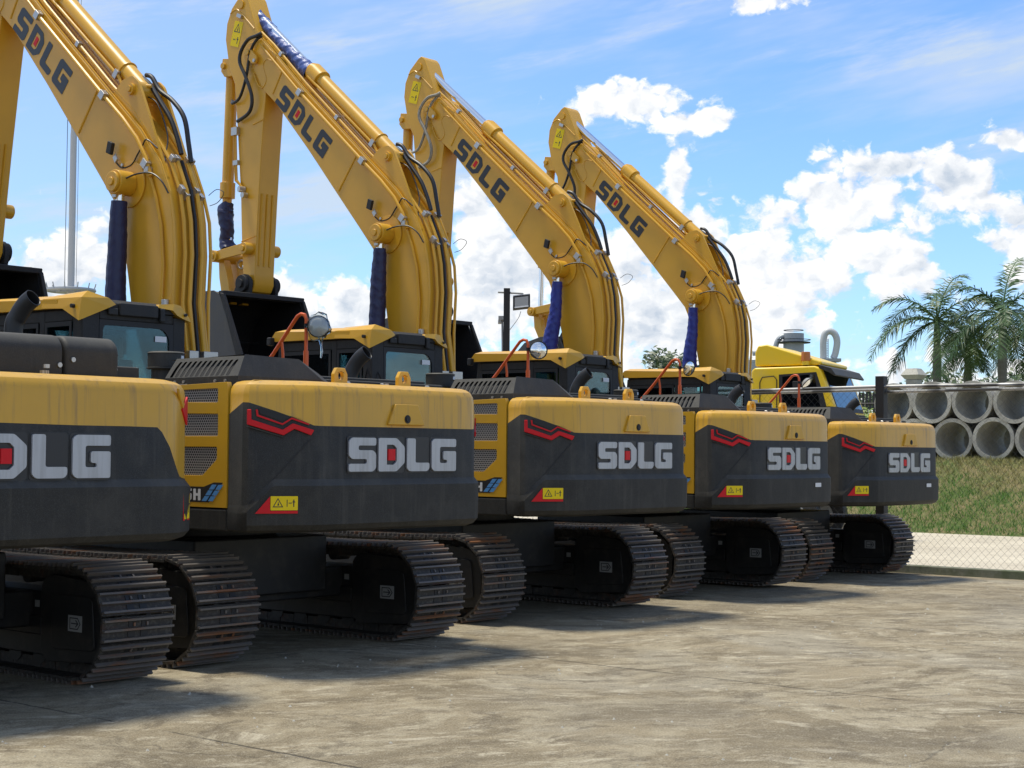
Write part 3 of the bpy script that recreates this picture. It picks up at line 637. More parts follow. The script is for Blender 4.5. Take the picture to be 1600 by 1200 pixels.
def make_cab(parent):
    c = MB(); XL, XR, YB, YF = -1.37, -.30, -.12, 1.30
    # floor, lower panels
    c.box(XL, XR, YB, YF+.2, 1.20, 1.30); c.box(XL, XL+.05, YB+.05, YF+.15, 1.30, 2.02); c.box(XR-.05, XR, YB+.05, YF+.15, 1.30, 2.10); c.box(XL, XR, YB, YB+.05, 1.30, 2.20)
    # pillars
    c.prof([(YB, 1.3), (YB, 2.82), (YB+.14, 2.82), (YB+.14, 1.3)], XL, XL+.17)
    c.prof([(YB, 1.3), (YB, 2.82), (YB+.12, 2.82), (YB+.12, 1.3)], XR-.13, XR)
    c.box(XL, XL+.06, .42, .50, 2.0, 2.84)
    c.prof([(YF-.02, 2.84), (YF+.05, 2.84), (YF+.22, 1.3), (YF+.13, 1.3)], XL, XL+.06); c.prof([(YF-.02, 2.84), (YF+.05, 2.84), (YF+.22, 1.3), (YF+.13, 1.3)], XR-.06, XR)
    c.box(XL+.005, XL+.05, YB+.14, YF, 2.74, 2.84); c.box(XL+.17, XR-.13, YB+.002, YB+.05, 2.76, 2.84); c.box(XR-.05, XR, YB+.1, YF, 2.76, 2.84); c.box(XL+.06, XR-.06, YF-.04, YF+.03, 2.76, 2.84)
    c.box(XL-.004, XL+.02, .55, 1.22, 2.02, 2.06)
    cab = c.build('cab', 'cab_grey', parent, bevel=.012)
    r = MB(); r.prof([(-.13, 2.84), (-.13, 2.90), (-.08, 2.935), (1.28, 2.955), (1.36, 2.92), (1.36, 2.84)], XL+.03, XR-.02)
    r.box(-1.02, -.62, -.16, -.125, 2.80, 2.91); r.box(-1.13, -1.03, -.15, -.125, 2.80, 2.86); r.box(-.60, -.55, -.165, -.125, 2.77, 2.89)
    r.build('roof_panel', 'cab_grey', cab, bevel=.012)
    y = MB()
    def poly(vs, fs): y.add(vs, fs)
    # left roof beam
    y.prof([(.2, 2.852), (.2, 2.925), (1.38, 2.965), (1.46, 2.88), (1.44, 2.862)], XL-.03, XL+.04)
    y.add([(XL-.03, .2, 2.926), (XL-.03, 1.38, 2.966), (XL+.12, 1.38, 3.0), (XL+.12, .2, 2.975), (XL+.12, 1.38, 2.95), (XL+.12, .2, 2.93)], [(0, 1, 2, 3), (2, 4, 5, 3), (0, 3, 5), (1, 4, 2)])
    y.build('roof_trim', 'yellow', cab, smooth=False); y = MB()
    V = [(-1.405, .42, 2.86), (-1.395, .42, 2.94), (-1.405, -.115, 2.735), (-1.39, -.13, 2.93), (-1.12, -.165, 2.865), (-1.13, -.15, 2.94), (-1.31, -.10, 2.99), (-1.25, .42, 2.985), (-1.15, -.02, 2.97), (-1.12, .42, 2.95), (-1.06, -.15, 2.89), (-1.405, .12, 2.845)]
    y.add(V, [(0, 1, 3, 2, 11), (2, 3, 5, 10, 4), (1, 7, 6, 3), (3, 6, 5), (7, 9, 8, 6), (6, 8, 5), (0, 9, 7, 1), (5, 8, 9, 10), (0, 11, 9), (11, 2, 4, 10, 9)])
    y.build('corner_cap', 'yellow', cab, smooth=False); y = MB()
    V = [(-.62, -.15, 2.895), (-.60, -.14, 2.925), (-.44, -.14, 2.94), (-.42, -.16, 2.84), (-.26, -.15, 2.79), (-.275, -.145, 2.83), (-.36, -.13, 2.93), (-.33, .3, 2.94), (-.26, .3, 2.80), (-.60, .3, 2.94), (-.47, -.162, 2.88), (-.36, -.162, 2.815)]
    y.add(V, [(0, 1, 2, 10), (10, 2, 6, 3), (3, 6, 5, 11), (11, 5, 4), (2, 1, 9, 7, 6), (6, 7, 8, 4, 5), (0, 9, 1), (4, 8, 11), (0, 10, 3, 11, 8, 7, 9)])
    yo = y.build('corner_cap', 'yellow', cab, smooth=False)
    MB().cyl((-1.43, -.04, 2.86), (-1.40, -.04, 2.86), .018, 12).cyl((-.33, -.17, 2.85), (-.33, -.15, 2.85), .014, 12).build('trim_bolts', 'black', cab, split=True)
    sd_ = MB()   # pillar creases
    g = MB().box(XL+.17, XR-.13, YB+.012, YB+.018, 2.20, 2.76); g.build('rear_window', 'cab_glass', cab, smooth=False)
    fr = MB().extr([(0, 0), (.77, 0), (.77, .56), (0, .56)], [rounded([(.035, -.01+.02), (.73, .01), (.73, .44), (.66, .515), (.035, .515)], .05)], (XL+.17, YB+.010, 2.20), (1, 0, 0), (0, 0, 1), (0, -1, 0), .008); fr.build('rear_window_frame', 'black', cab, smooth=False)
    MB().box(-.62, -.50, YB+.004, YB+.008, 2.60, 2.65).build('window_notice', 'white', cab, smooth=False)
    for y0, y1 in ((YB+.15, .41), (.51, YF)):
        MB().box(XL+.014, XL+.020, y0, y1, 2.03, 2.74).build('side_window', 'dark_glass' if y0 > .3 else 'cab_glass', cab, smooth=False)
        fr = MB().extr([(y0, 2.03), (y1, 2.03), (y1, 2.74), (y0, 2.74)], [[(y0+.03, 2.05), (y1-.03, 2.05), (y1-.03, 2.70), (y0+.03, 2.70)]], (XL+.004, 0, 0), (0, 1, 0), (0, 0, 1), (-1, 0, 0), .008); fr.build('window_frame', 'black', cab, smooth=False)
    MB().box(XR-.02, XR-.014, YB+.12, YF, 2.10, 2.76).build('right_window', 'cab_glass', cab, smooth=False)
    MB().add([(XL+.06, YF+.02, 2.76), (XR-.06, YF+.02, 2.76), (XR-.06, YF+.18, 1.3), (XL+.06, YF+.18, 1.3)], [(0, 1, 2, 3)]).build('windscreen', 'cab_glass', cab, smooth=False)
    s = MB(); s.box(-1.10, -.62, .25, .75, 1.55, 1.72); s.prof([(.22, 1.7), (.34, 1.7), (.26, 2.45), (.14, 2.45)], -1.08, -.64); s.prof([(.15, 2.47), (.25, 2.47), (.24, 2.66), (.16, 2.66)], -.98, -.74)
    s.box(-1.16, -1.08, .3, .7, 1.75, 1.83); s.box(-.60, -.5, .4, .9, 1.3, 1.9)
    s.build('operator_seat', 'seat_cloth', cab, bevel=.03)
    pl = MB()
    pl.tube([(XL-.003, YB+.02, 2.40), (XL-.003, YB+.065, 2.52), (XL-.003, YB+.11, 2.40), (XL-.003, YB+.11, 2.2)], .006, 6)
    pl.tube([(XL+.03, YB-.003, 2.36), (XL+.085, YB-.003, 2.49), (XL+.15, YB-.003, 2.40)], .006, 6)
    pl.build('pillar_moulding', 'black', cab, split=True)
    lm = MB().obox((-1.43, 1.42, 2.86), (.035, 0, 0), (0, .03, 0), (0, 0, .045)); lm.build('cab_lamp', 'black', cab, bevel=.012)
    return cab

UPPER = [(3.273, 6.80), (3.048, 6.64), (2.435, 6.06), (1.318, 5.085), (.80, 4.64), (.50, 4.30), (.36, 4.02), (.30, 3.75), (.275, 3.45), (.30, 3.0), (.22, 2.5), (.05, 2.0)]
def offs(path, d):     # offset a YZ path to its rear/upper side
    out = []
    for i, p in enumerate(path):
        a = Vector(path[max(i-1, 0)]); b = Vector(path[min(i+1, len(path)-1)]); t = (b-a).normalized(); n = Vector((t.y, -t.x)) ; n = n if n.x < 0 else -n
        out.append((p[0]+n.x*d, p[1]+n.y*d))
    return out
def make_boom(parent):
    BX0, BX1 = -.13, .25
    low = [(.28, 1.62), (.62, 2.25), (.86, 2.85), (.951, 3.297), (1.064, 3.749), (1.176, 3.998), (1.401, 4.256), (1.836, 4.746), (2.308, 5.279), (2.916, 5.925), (3.15, 6.12), (3.36, 6.43)]
    tip = [(3.396+.15*math.cos(a), 6.62+.15*math.sin(a)) for a in (R(-50), R(-20), R(10), R(40), R(70), R(100))]
    upr = [(3.20, 6.775), (3.048, 6.64), (2.435, 6.06), (1.318, 5.085), (.80, 4.64), (.50, 4.30), (.36, 4.02), (.30, 3.75), (.275, 3.45), (.30, 3.0), (.20, 2.5), (.0, 2.0), (-.08, 1.75), (.0, 1.6)]
    boom = MB().prof(low+tip+upr, BX0, BX1).build('boom', 'yellow_boom', parent, bevel=.010)
    lip = MB()        # the side plates stand slightly proud of the top plate
    up2_ = offs(upr[:12], .015); inn = offs(upr[:12], -.01)
    lip.prof(up2_+inn[::-1], BX0+.004, BX0+.018); lip.prof(up2_+inn[::-1], BX1-.018, BX1-.004); lip.build('boom_flange', 'yellow_boom', boom, smooth=False)
    # weld ribs and casting
    rb = MB()
    for a, b in (((2.789, 6.33), (2.97, 6.05)), ((1.445, 5.137), (1.759, 4.726))): rb.tube([(BX0, a[0], a[1]), (BX0, b[0], b[1])], .012, 6)
    rb.tube(smoothpath([(BX0, *p) for p in [(3.34, 6.36), (3.25, 6.20), (3.16, 6.16), (3.10, 6.25), (3.16, 6.42), (3.10, 6.50), (2.97, 6.46), (2.93, 6.53), (3.05, 6.62)]], 5), .009, 6)
    rb.build('weld_seams', 'yellow_boom', boom, split=True)
    pv = MB(); pv.cyl((BX0-.03, 3.396, 6.62), (BX1+.03, 3.396, 6.62), .07, 20); pv.prof(rounded([(3.45, 6.66), (3.37, 6.68), (3.22, 6.54), (3.24, 6.46), (3.32, 6.47), (3.46, 6.6)], .03), BX0-.055, BX0-.032)
    pv.cyl((BX0-.06, 3.40, 6.62), (BX0-.075, 3.40, 6.62), .035, 14)
    pv.build('pivot_pin', 'yellow_boom', boom, bevel=.004, seg=1); MB().cyl((BX0-.055, 3.26, 6.50), (BX0-.075, 3.26, 6.50), .022, 12).build('pivot_bolt', 'zinc', boom)
    logo('SDLG', (BX0-.001, 2.93, 5.945), (0, -.737, -.676), (0, -.676, .737), (-1, 0, 0), .268, .002, .20, 'decal_black', 'boom_logo', boom, wscale=1.085)
    # arm-cylinder bracket
    br = MB()
    for x0 in (-.10, .19): br.prof(rounded([(1.27, 5.04), (1.12, 5.16), (.97, 5.18), (.88, 5.11), (.70, 4.75), (.42, 4.15), (.60, 4.42), (.9, 4.72)], .03), x0, x0+.03)
    br.cyl((-.13, .975, 5.05), (.25, .975, 5.05), .055, 18); br.cyl((-.145, .975, 5.05), (-.12, .975, 5.05), .03, 14)
    br.build('cylinder_bracket', 'yellow_boom', boom, bevel=.005, seg=1)
    # boom-cylinder boss
    bs = MB(); bs.cyl((-.13, .915, 4.14), (-.15, .915, 4.14), .22, 32); bs.cyl((-.15, .915, 4.14), (-.33, .915, 4.14), .115, 28); bs.cyl((-.33, .915, 4.14), (-.36, .915, 4.14), .095, 26); bs.cyl((-.36, .915, 4.14), (-.375, .915, 4.14), .04, 16)
    bs.build('pivot_boss', 'yellow_boom', boom, bevel=.008)
    MB().cyl((.25, .915, 4.14), (.45, .915, 4.14), .1, 24).build('pivot_boss', 'yellow_boom', boom, bevel=.008)
    # pipes
    pp = MB()
    pa = [(3.20, 6.70), (2.433, 5.985), (1.318, 5.02), (1.02, 4.77), (.80, 4.555), (.66, 4.36), (.585, 4.18)]
    pp.tube([(-.165, *p) for p in pa[1:]], .020, 8); pp.tube([(-.158, *p) for p in pa[:2]], .014, 8)
    pb = [(3.25, 6.87)]+offs(UPPER[1:4], .05)+[(.98, 4.885), (.74, 4.64), (.60, 4.46)]
    pp.tube([(-.085, *p) for p in pb], .017, 8)
    pa2 = [(.62, 4.20), (.52, 3.98), (.44, 3.72), (.40, 3.35), (.42, 3.0), (.40, 2.62)]; pp.tube([(-.150, *p) for p in pa2], .016, 8)
    E0 = UPPER[4:]
    for x, d, r_, k in ((-.035, .045, .019, 0), (.018, .075, .019, 1), (.135, .075, .021, 0), (.185, .05, .019, 1)):
        q = offs(E0[k:], d); pp.tube([(x, *p) for p in q], r_, 8)
    q = offs(E0[1:], .045); q = [(p[0]-(.035 if 2 <= i <= 4 else (0 if i < 5 else -.035)), p[1]) for i, p in enumerate(q)]; pp.tube([(.232, *p) for p in q], .016, 8)
    for x, d in ((.0, .045), (.05, .03), (.1, .045)): pp.tube([(x, *p) for p in offs(UPPER[1:4], d)], .012, 6)
    pp.build('hydraulic_pipes', 'yellow_boom', boom, split=True)
    hs = MB()
    q = offs(E0, .065); hs.tube([(.078, *p) for p in q[1:]], .018, 8)
    for x, pts in ((.12, [(1.05, 5.235), (.96, 5.20), (.841, 5.06), (.64, 4.93), (.47, 4.75), (.40, 4.5), (.36, 4.32)]), (.07, [(1.05, 5.20), (.93, 5.12), (.76, 4.93), (.60, 4.74), (.50, 4.55), (.44, 4.40)])):
        hs.tube(smoothpath([(x, *p) for p in pts], 6), .023, 10)
    hs.tube(smoothpath([(.04, .93, 5.0), (.03, .75, 4.9), (.03, .6, 4.6), (-.02, .55, 4.42), (-.08, .50, 4.28)], 5), .007, 6)
    hs.tube(smoothpath([(-.15, 1.12, 4.36), (-.15, 1.05, 4.31), (-.15, .961, 4.304), (-.15, .874, 4.33), (-.15, .80, 4.41), (-.15, .74, 4.47), (-.15, .671, 4.53), (-.12, .55, 4.44)], 5), .008, 6)
    hs.tube(smoothpath([(-.28, .83, 4.16), (-.24, .69, 4.20), (-.19, .55, 4.20), (-.17, .42, 4.12), (-.15, .34, 4.0)], 5), .008, 6)
    hs.tube(smoothpath([(.25, .26, 4.02), (.27, .17, 4.07), (.28, .08, 4.03), (.27, .15, 3.95), (.24, .23, 3.92)], 5), .0035, 5)
    hs.build('black_hoses', 'rubber', boom, split=True)
    cl = MB()
    def clamp(x, p, s=.035, sx=.03): cl.obox((x, *p), (sx, 0, 0), (0, s*.74, s*.67), (0, -s*.67, s*.74))
    for p in ((2.433, 5.985), (1.33, 5.03), (.66, 4.30)): clamp(-.165, p, .04)
    for p in offs([(1.88, 5.58), (2.9, 6.5)], .05): clamp(-.085, p, .028)
    for i, x in enumerate((-.035, .018, .135, .185)):
        a = offs(E0, .065)[2]; clamp(x, (a[0], a[1]-.05*(i % 2)), .035, .02)
        if i < 4: a = offs(E0, .08)[1]; clamp(x, a, .03, .02)
    for x0, x1 in ((-.06, .045), (.105, .27)):
        p = offs(E0, .075)[6]; cl.box(x0, x1, p[0]-.035, p[0]+.03, p[1]-.045, p[1]+.045)
    cl.box(-.185, -.135, .325, .375, 2.96, 3.03)
    cl.box(-.19, -.13, .60, .66, 4.22, 4.27); cl.build('pipe_clamps', 'zinc', boom, split=True, bevel=.004, seg=1)
    lp = MB().obox((-.20, 1.155, 4.50), (.02, 0, 0), (0, .035, .015), (0, -.015, .055)); lp.m = 1; lp.obox((-.17, 1.11, 4.40), (.012, 0, 0), (0, .02, -.02), (0, .02, .03)).cyl((-.13, 1.02, 4.33), (-.17, 1.02, 4.33), .018, 10); lp.m = 0
    lp.build('work_lamp', ['black', 'zinc'], boom, bevel=.006, seg=1)
    return boom

def make_arm(parent):
    ax0, ax1 = -.115, .195
    pts = [(3.41, 3.60), (3.33, 3.63), (3.285, 3.72), (3.285, 3.85), (3.24, 4.705), (3.193, 5.364), (3.157, 5.813), (3.115, 6.153), (3.12, 6.5), (3.24, 6.80), (3.325, 6.946), (3.50, 7.36), (3.54, 7.41), (3.584, 7.435), (3.64, 7.41), (3.812, 7.259), (3.90, 7.083), (3.923, 6.88), (3.84, 6.5), (3.728, 6.287-.0), (3.66, 5.7), (3.576, 4.841), (3.544, 4.21), (3.505, 3.80), (3.48, 3.66)]
    arm = MB().prof(pts, ax0, ax1).build('arm', 'yellow_boom', parent, bevel=.010)
    d = MB()
    d.tube(smoothpath([(ax0, 3.83, 7.20), (ax0, 3.72, 7.235), (ax0, 3.62, 7.17), (ax0, 3.36, 6.93)], 4), .010, 6)
    d.tube([(ax0, 3.17, 5.76), (ax0, 3.36, 5.72)], .010, 6); d.tube([(ax0, 3.28, 4.70-.38), (ax0, 3.55, 4.65-.38)], .008, 6)
    for k in range(3): d.tube([(-.06+k*.085, 3.30-.02, 3.95), (-.06+k*.085, 3.225, 4.85)], .016, 6)
    for p in ((3.62, 7.28), (3.40, 6.62)): d.cyl((ax0-.02, *p), (ax1+.02, *p), .055, 20)
    d.build('arm_welds', 'yellow_boom', arm, split=True)
    MB().obox((ax0-.02, 3.62, 7.13), (.02, 0, 0), (0, .04, .02), (0, -.01, .02)).build('pin_lock', 'zinc', arm)
    uy = Vector((0, -.112+.0, .355)).normalized(); ux = Vector((0, -.166, -.052)).normalized()
    warning_sticker((ax0-.002, 3.828, 6.792), (0, -.95, -.30), (0, -.30, .95), (-1, 0, 0), .17, .32, 'warning_sticker', arm, vertical=True)
    pi = MB()
    for x in (-.14, -.125): pi.tube([(x-.005, 3.66+(x+.14)*3, 5.74), (x-.005, 3.64+(x+.14)*3, 5.3), (x-.005, 3.62+(x+.14)*3, 5.05), (x-.005, 3.50, 4.93)], .014, 6)
    pi.build('arm_pipes', 'yellow_boom', arm, split=True)
    zc = MB(); zc.box(-.17, -.115, 3.61, 3.72, 5.62, 5.72).box(-.16, -.115, 3.60, 3.69, 5.24, 5.30).cyl((-.12, 3.50, 4.92), (-.20, 3.52, 4.92), .04, 10).cyl((-.13, 3.45, 4.84), (-.20, 3.45, 4.84), .035, 10).build('pipe_clamps', 'zinc', arm, split=True)
    return arm

def make_arm_cylinder(parent):
    A = Vector((.035, 3.60, 7.27)); B = Vector((.06, .975, 5.05)); t = (B-A).normalized(); up_n = Vector((0, -t.z, t.y)); up_n = up_n if up_n.z > 0 else -up_n
    h = A+t*1.52
    A = A+up_n*.0
    bar = MB(); bar.cyl(h+t*.20, B-t*.02, .088, 28); bar.cyl(h+t*.02, h+t*.22, .118, 28); bar.cyl(h-t*.03, h+t*.03, .095, 24); bar.cyl(B-Vector((.12, 0, 0)), B+Vector((.12, 0, 0)), .09, 20)
    o = bar.build('arm_cylinder', 'yellow_boom', parent, bevel=.006)
    rd = MB().cyl(A+t*.08, h, .054, 24).build('cylinder_rod', 'chrome', o)
    ft = MB(); s = Vector((-.105, 0, 0)); dn = -up_n*.05
    ft.tube([h+t*.08+s+dn, h+t*1.60+s+dn, h+t*1.68+s+dn*1.6, h+t*1.86+s*.9+up_n*.02, h+t*1.98+s*.2+up_n*.10], .016, 8)
    ft.tube([h+t*.1+Vector((-.03, 0, 0))-up_n*.12, h-t*.45-up_n*.11, h-t*.62-up_n*.16], .014, 8)
    ft.build('feed_pipe', 'yellow_boom', o)
    MB().ring(h+t*1.55, t, .095, .008, 24, 6).build('pipe_band', 'yellow_boom', o)
    bk = MB().tube(smoothpath([h-t*.62-up_n*.16, h-t*.75-up_n*.15, h-t*.84-up_n*.22, h-t*.82-up_n*.33], 5), .02, 8); bk.build('link_hose', 'rubber', o)
    MB().obox(h+t*1.55+s+dn, (.02, 0, 0), t*.03, up_n*.04).build('pipe_clamp', 'zinc', o)
    return o

def cover_tube(path, radii, matn, name, parent, wr=.008, n=40, seed=1):
    rr_ = random.Random(seed); P_ = smoothpath(path, 26); k = len(P_); rad = []
    m_ = len(path)-1
    for i in range(k):
        t = i/(k-1)*m_; a = int(min(t, m_-1e-6)); f = t-a; rad.append(radii[a]*(1-f)+radii[a+1]*f)
    mb = MB().tube(P_, rad, n, caps=False)
    vs = []; ph = [rr_.uniform(0, 6.28) for _ in range(8)]; dist = 0
    def rdg(x): return 1-2*abs(math.sin(x))
    for i in range(k):
        if i: dist += (P_[i]-P_[i-1]).length
        L = dist
        for j in range(n):
            a = 2*math.pi*j/n; v = Vector(mb.v[i*n+j]); c = P_[i]
            d = wr*(.55*math.sin(2*a+L*5+ph[0])+.35*math.sin(a+L*11+ph[1])+.5*rdg(1.5*a+L*17+ph[2]+.6*math.sin(L*9+ph[5]))+.35*rdg(-a+L*31+ph[3]+math.sin(2*a+ph[6]))+.2*rdg(2.5*a+L*47+ph[4]))
            vs.append(tuple(c+(v-c)*(1+d/max(.02, rad[i]))))
    mb.v = vs
    return mb.build(name, matn, parent, ang=60)

def make_boom_cylinder(x, parent):
    o = MB().cyl((x, .915, 4.14), (x, .945, 3.98), .05, 16); o.cyl((x, .98, 2.95), (x, 1.05, 1.35), .088, 24); o.cyl((x, .97, 3.05), (x, .98, 2.85), .10, 24)
    c = o.build('boom_cylinder', 'yellow_boom', parent, bevel=.005)
    MB().cyl((x, .93, 4.05), (x, .975, 3.0), .045, 20).build('cylinder_rod', 'chrome', c)
    MB().obox((x-.03, .94, 4.015), (.03, 0, 0), (0, .03, 0), (0, 0, .015)).build('cylinder_clamp', 'zinc', c)
    return c

def make_bucket(parent):
    # open side faces the machine
    x0, x1 = -.65, .65
    out = [(3.30, 3.56), (3.42, 3.60), (3.62, 3.60), (3.95, 3.52), (4.20, 3.30), (4.32, 2.98), (4.24, 2.62), (4.0, 2.36), (3.6, 2.20), (2.66, 2.14)]
    inn = [(3.31, 3.53), (3.44, 3.565), (3.61, 3.565), (3.93, 3.487), (4.17, 3.28), (4.285, 2.975), (4.21, 2.64), (3.98, 2.395), (3.59, 2.235), (2.66, 2.17)]
    b = MB().prof(out+inn[::-1], x0+.02, x1-.02)
    bk = b.build('bucket', 'bucket_black', parent, bevel=.006, seg=1)
    side = [(3.30, 3.56), (3.42, 3.61), (3.62, 3.61), (3.96, 3.525), (4.215, 3.30), (4.33, 2.98), (4.25, 2.61), (4.01, 2.345), (3.6, 2.19), (2.66, 2.14), (2.80, 2.5), (2.93, 2.78)]
    for xa, m_ in ((x0, 'bucket_side'), (x1-.025, 'bucket_black')): MB().prof(side, xa, xa+.025).build('side_plate', m_, bk, bevel=.004, seg=1)
    e = MB(); e.prof([(3.28, 3.575), (3.22, 3.56), (2.86, 2.80), (2.58, 2.15), (2.66, 2.12), (2.95, 2.76)], x0-.012, x0+.035); e.prof([(3.28, 3.575), (3.22, 3.56), (2.86, 2.80), (2.58, 2.15), (2.66, 2.12), (2.95, 2.76)], x1-.035, x1+.012)
    e.box(x0, x1, 3.22, 3.32, 3.54, 3.60); e.tube([(x0+.05, 4.05, 3.05), (x1-.05, 4.05, 3.05)], .012, 6); e.build('bucket_lip', 'bucket_black', bk, split=True, bevel=.01)
    t = MB()
    for k in range(5): xx = -.54+k*.27; t.prof([(2.7, 2.21), (2.48, 2.15), (2.42, 2.09), (2.7, 2.09)], xx-.05, xx+.05)
    t.build('bucket_teeth', 'zinc', bk, split=True)
    r = MB()
    for xa, xb in ((-.215, -.125), (.205, .295)): r.prof(rounded([(3.29, 3.58), (3.29, 3.78), (3.38, 3.86), (3.48, 3.82), (3.62, 3.60), (3.95, 3.58), (4.02, 3.52)], .05), xa+.02, xb-.02)
    for xa, xb in ((-.24, -.125), (.205, .32)): r.cyl((xa, 3.405, 3.73), (xb, 3.405, 3.73), .105, 26)
    r.cyl((-.27, 3.405, 3.73), (-.24, 3.405, 3.73), .055, 16); r.build('bucket_ears', 'bucket_black', bk, bevel=.006)
    return bk
def make_linkage(parent, fy=0., fz=0.):
    l = MB()
    for xa in (-.205, .255): l.prof(rounded([(3.33, 4.10), (3.33, 4.22), (3.40, 4.24), (3.98+fy, 4.17+fz), (4.03+fy, 4.12+fz), (3.99+fy, 4.05+fz), (3.9+fy, 4.06+fz), (3.42, 4.10)], .03), xa, xa+.03)
    for p, r_ in (((3.375, 4.165), .075), ((3.97+fy, 4.11+fz), .075)): l.cyl((-.24, *p), (.32, *p), r_, 20); l.cyl((-.26, *p), (-.23, *p), r_*.5, 14)
    for xa in (-.10, .09): l.prof([(3.92+fy, 4.10+fz), (4.02+fy, 4.12+fz), (4.0+fy, 3.85+fz), (3.92+fy*.6, 3.5), (3.76+fy*.6, 3.5), (3.82+fy, 3.8+fz)], xa, xa+.10)
    o = l.build('bucket_linkage', 'yellow', parent, bevel=.006)
    MB().ring((.09, 3.80+fy, 4.02+fz), (1, .3, 0), .05, .014, 16, 6).build('lifting_shackle', 'zinc', o)
    return o
def make_bucket_cylinder(parent, fy=0.):
    g_ = fy*.62; b = MB(); b.cyl((.04, 3.97, 6.55), (.04, 4.03+g_, 5.02), .075, 26); b.cyl((.04, 4.03+g_*.97, 5.08), (.04, 4.035+g_*1.05, 4.88), .098, 26); b.cyl((.04, 4.035+g_*1.05, 4.88), (.04, 4.037+g_*1.1, 4.82), .06, 20)
    b.prof([(3.75, 6.62), (4.02, 6.66), (4.05, 6.50), (3.98, 6.42), (3.70, 6.40)], -.08, .16); b.cyl((-.11, 3.99, 6.56), (.19, 3.99, 6.56), .04, 14)
    o = b.build('bucket_cylinder', 'yellow_boom', parent, bevel=.005)
    MB().cyl((.04, 4.035+g_, 4.85), (.04, 3.98+fy, 4.14), .045, 20).build('cylinder_rod', 'chrome', o)
    return o

def make_rail(parent):
    a = MB(); x = 1.2
    a.tube([(x, .95, 2.10), (x, .40, 2.615), (x, .12, 2.905), (x, .07, 2.955), (x, .02, 2.975), (x, -.03, 2.965), (x, -.055, 2.92), (x, -.055, 2.0)], .018, 10)
    a.tube([(x, .29, 2.72), (x, .27, 2.60), (x, .27, 2.0)], .014, 8)
    a.cyl((x, -.055, 2.0), (x, -.055, 2.62), .025, 12)
    return a.build('handrail', 'orange', parent)
def make_mirror(parent, rot, kind):
    h = MB(); c = Vector((1.25, -.17, 2.85)); n = Vector(rot).normalized()
    h.tube([(1.2, -.05, 2.86), (1.22, -.10, 2.86), c-n*-.0+Vector((0, .03, 0))], .008, 6); h.cyl((1.2, -.055, 2.84), (1.2, -.055, 2.88), .024, 10)
    h.cyl(c+n*.0, c-n*.05, .103, 32, .05); h.ring(c+n*.004, n, .103, .006, 32, 6)
    o = h.build('mirror', 'black', parent)
    g = MB(); u = n.orthogonal().normalized(); w_ = n.cross(u); rings = 8; seg = 32; vs = [c+n*.030]
    for i in range(1, rings+1):
        rr = .1*i/rings
        for j in range(seg): a = 2*math.pi*j/seg; vs.append(c+(u*math.cos(a)+w_*math.sin(a))*rr+n*(.030*(1-(i/rings)**2)+.002))
    fs = [(0, 1+j, 1+(j+1) % seg) for j in range(seg)]
    for i in range(rings-1):
        for j in range(seg): a = 1+i*seg+j; b = 1+i*seg+(j+1) % seg; fs.append((a, a+seg, b+seg, b))
    g.add(vs, fs).build('mirror_glass', 'mirror' if kind != 'bag' else 'duct_white', o, ang=80)
    if kind == 'bag':
        bg_ = MB(); rr_ = random.Random(3); nn_, seg = 9, 22; vs = []
        for i in range(nn_):
            th = math.pi*i/(nn_-1)
            for j in range(seg):
                a = 2*math.pi*j/seg; r_ = .118*math.sin(th)*(1+.13*rr_.uniform(-1, 1)); 
                if abs(math.cos(a-.6)) > .93 and i in (3, 4, 5): r_ *= 1.22
                vs.append(c+n*(.06*math.cos(th)-.01)+(u*math.cos(a)+w_*math.sin(a))*r_)
        fs = [(i*seg+j, i*seg+(j+1) % seg, (i+1)*seg+(j+1) % seg, (i+1)*seg+j) for i in range(nn_-1) for j in range(seg)]
        bg_.add(vs, fs); bg_.tube([c+Vector((.01, -.02, -.10)), c+Vector((.01, -.03, -.18)), c+Vector((.015, -.035, -.24)), c+Vector((.01, -.03, -.30))], [.03, .010, .012, .008], 7)
        bg_.build('plastic_bag', 'bag_plastic', o, ang=20)
    elif kind == 'silver':
        MB().cyl(c-n*.006, c-n*.055, .106, 32, .055).build('mirror_back', 'label_grey', o)
    return o

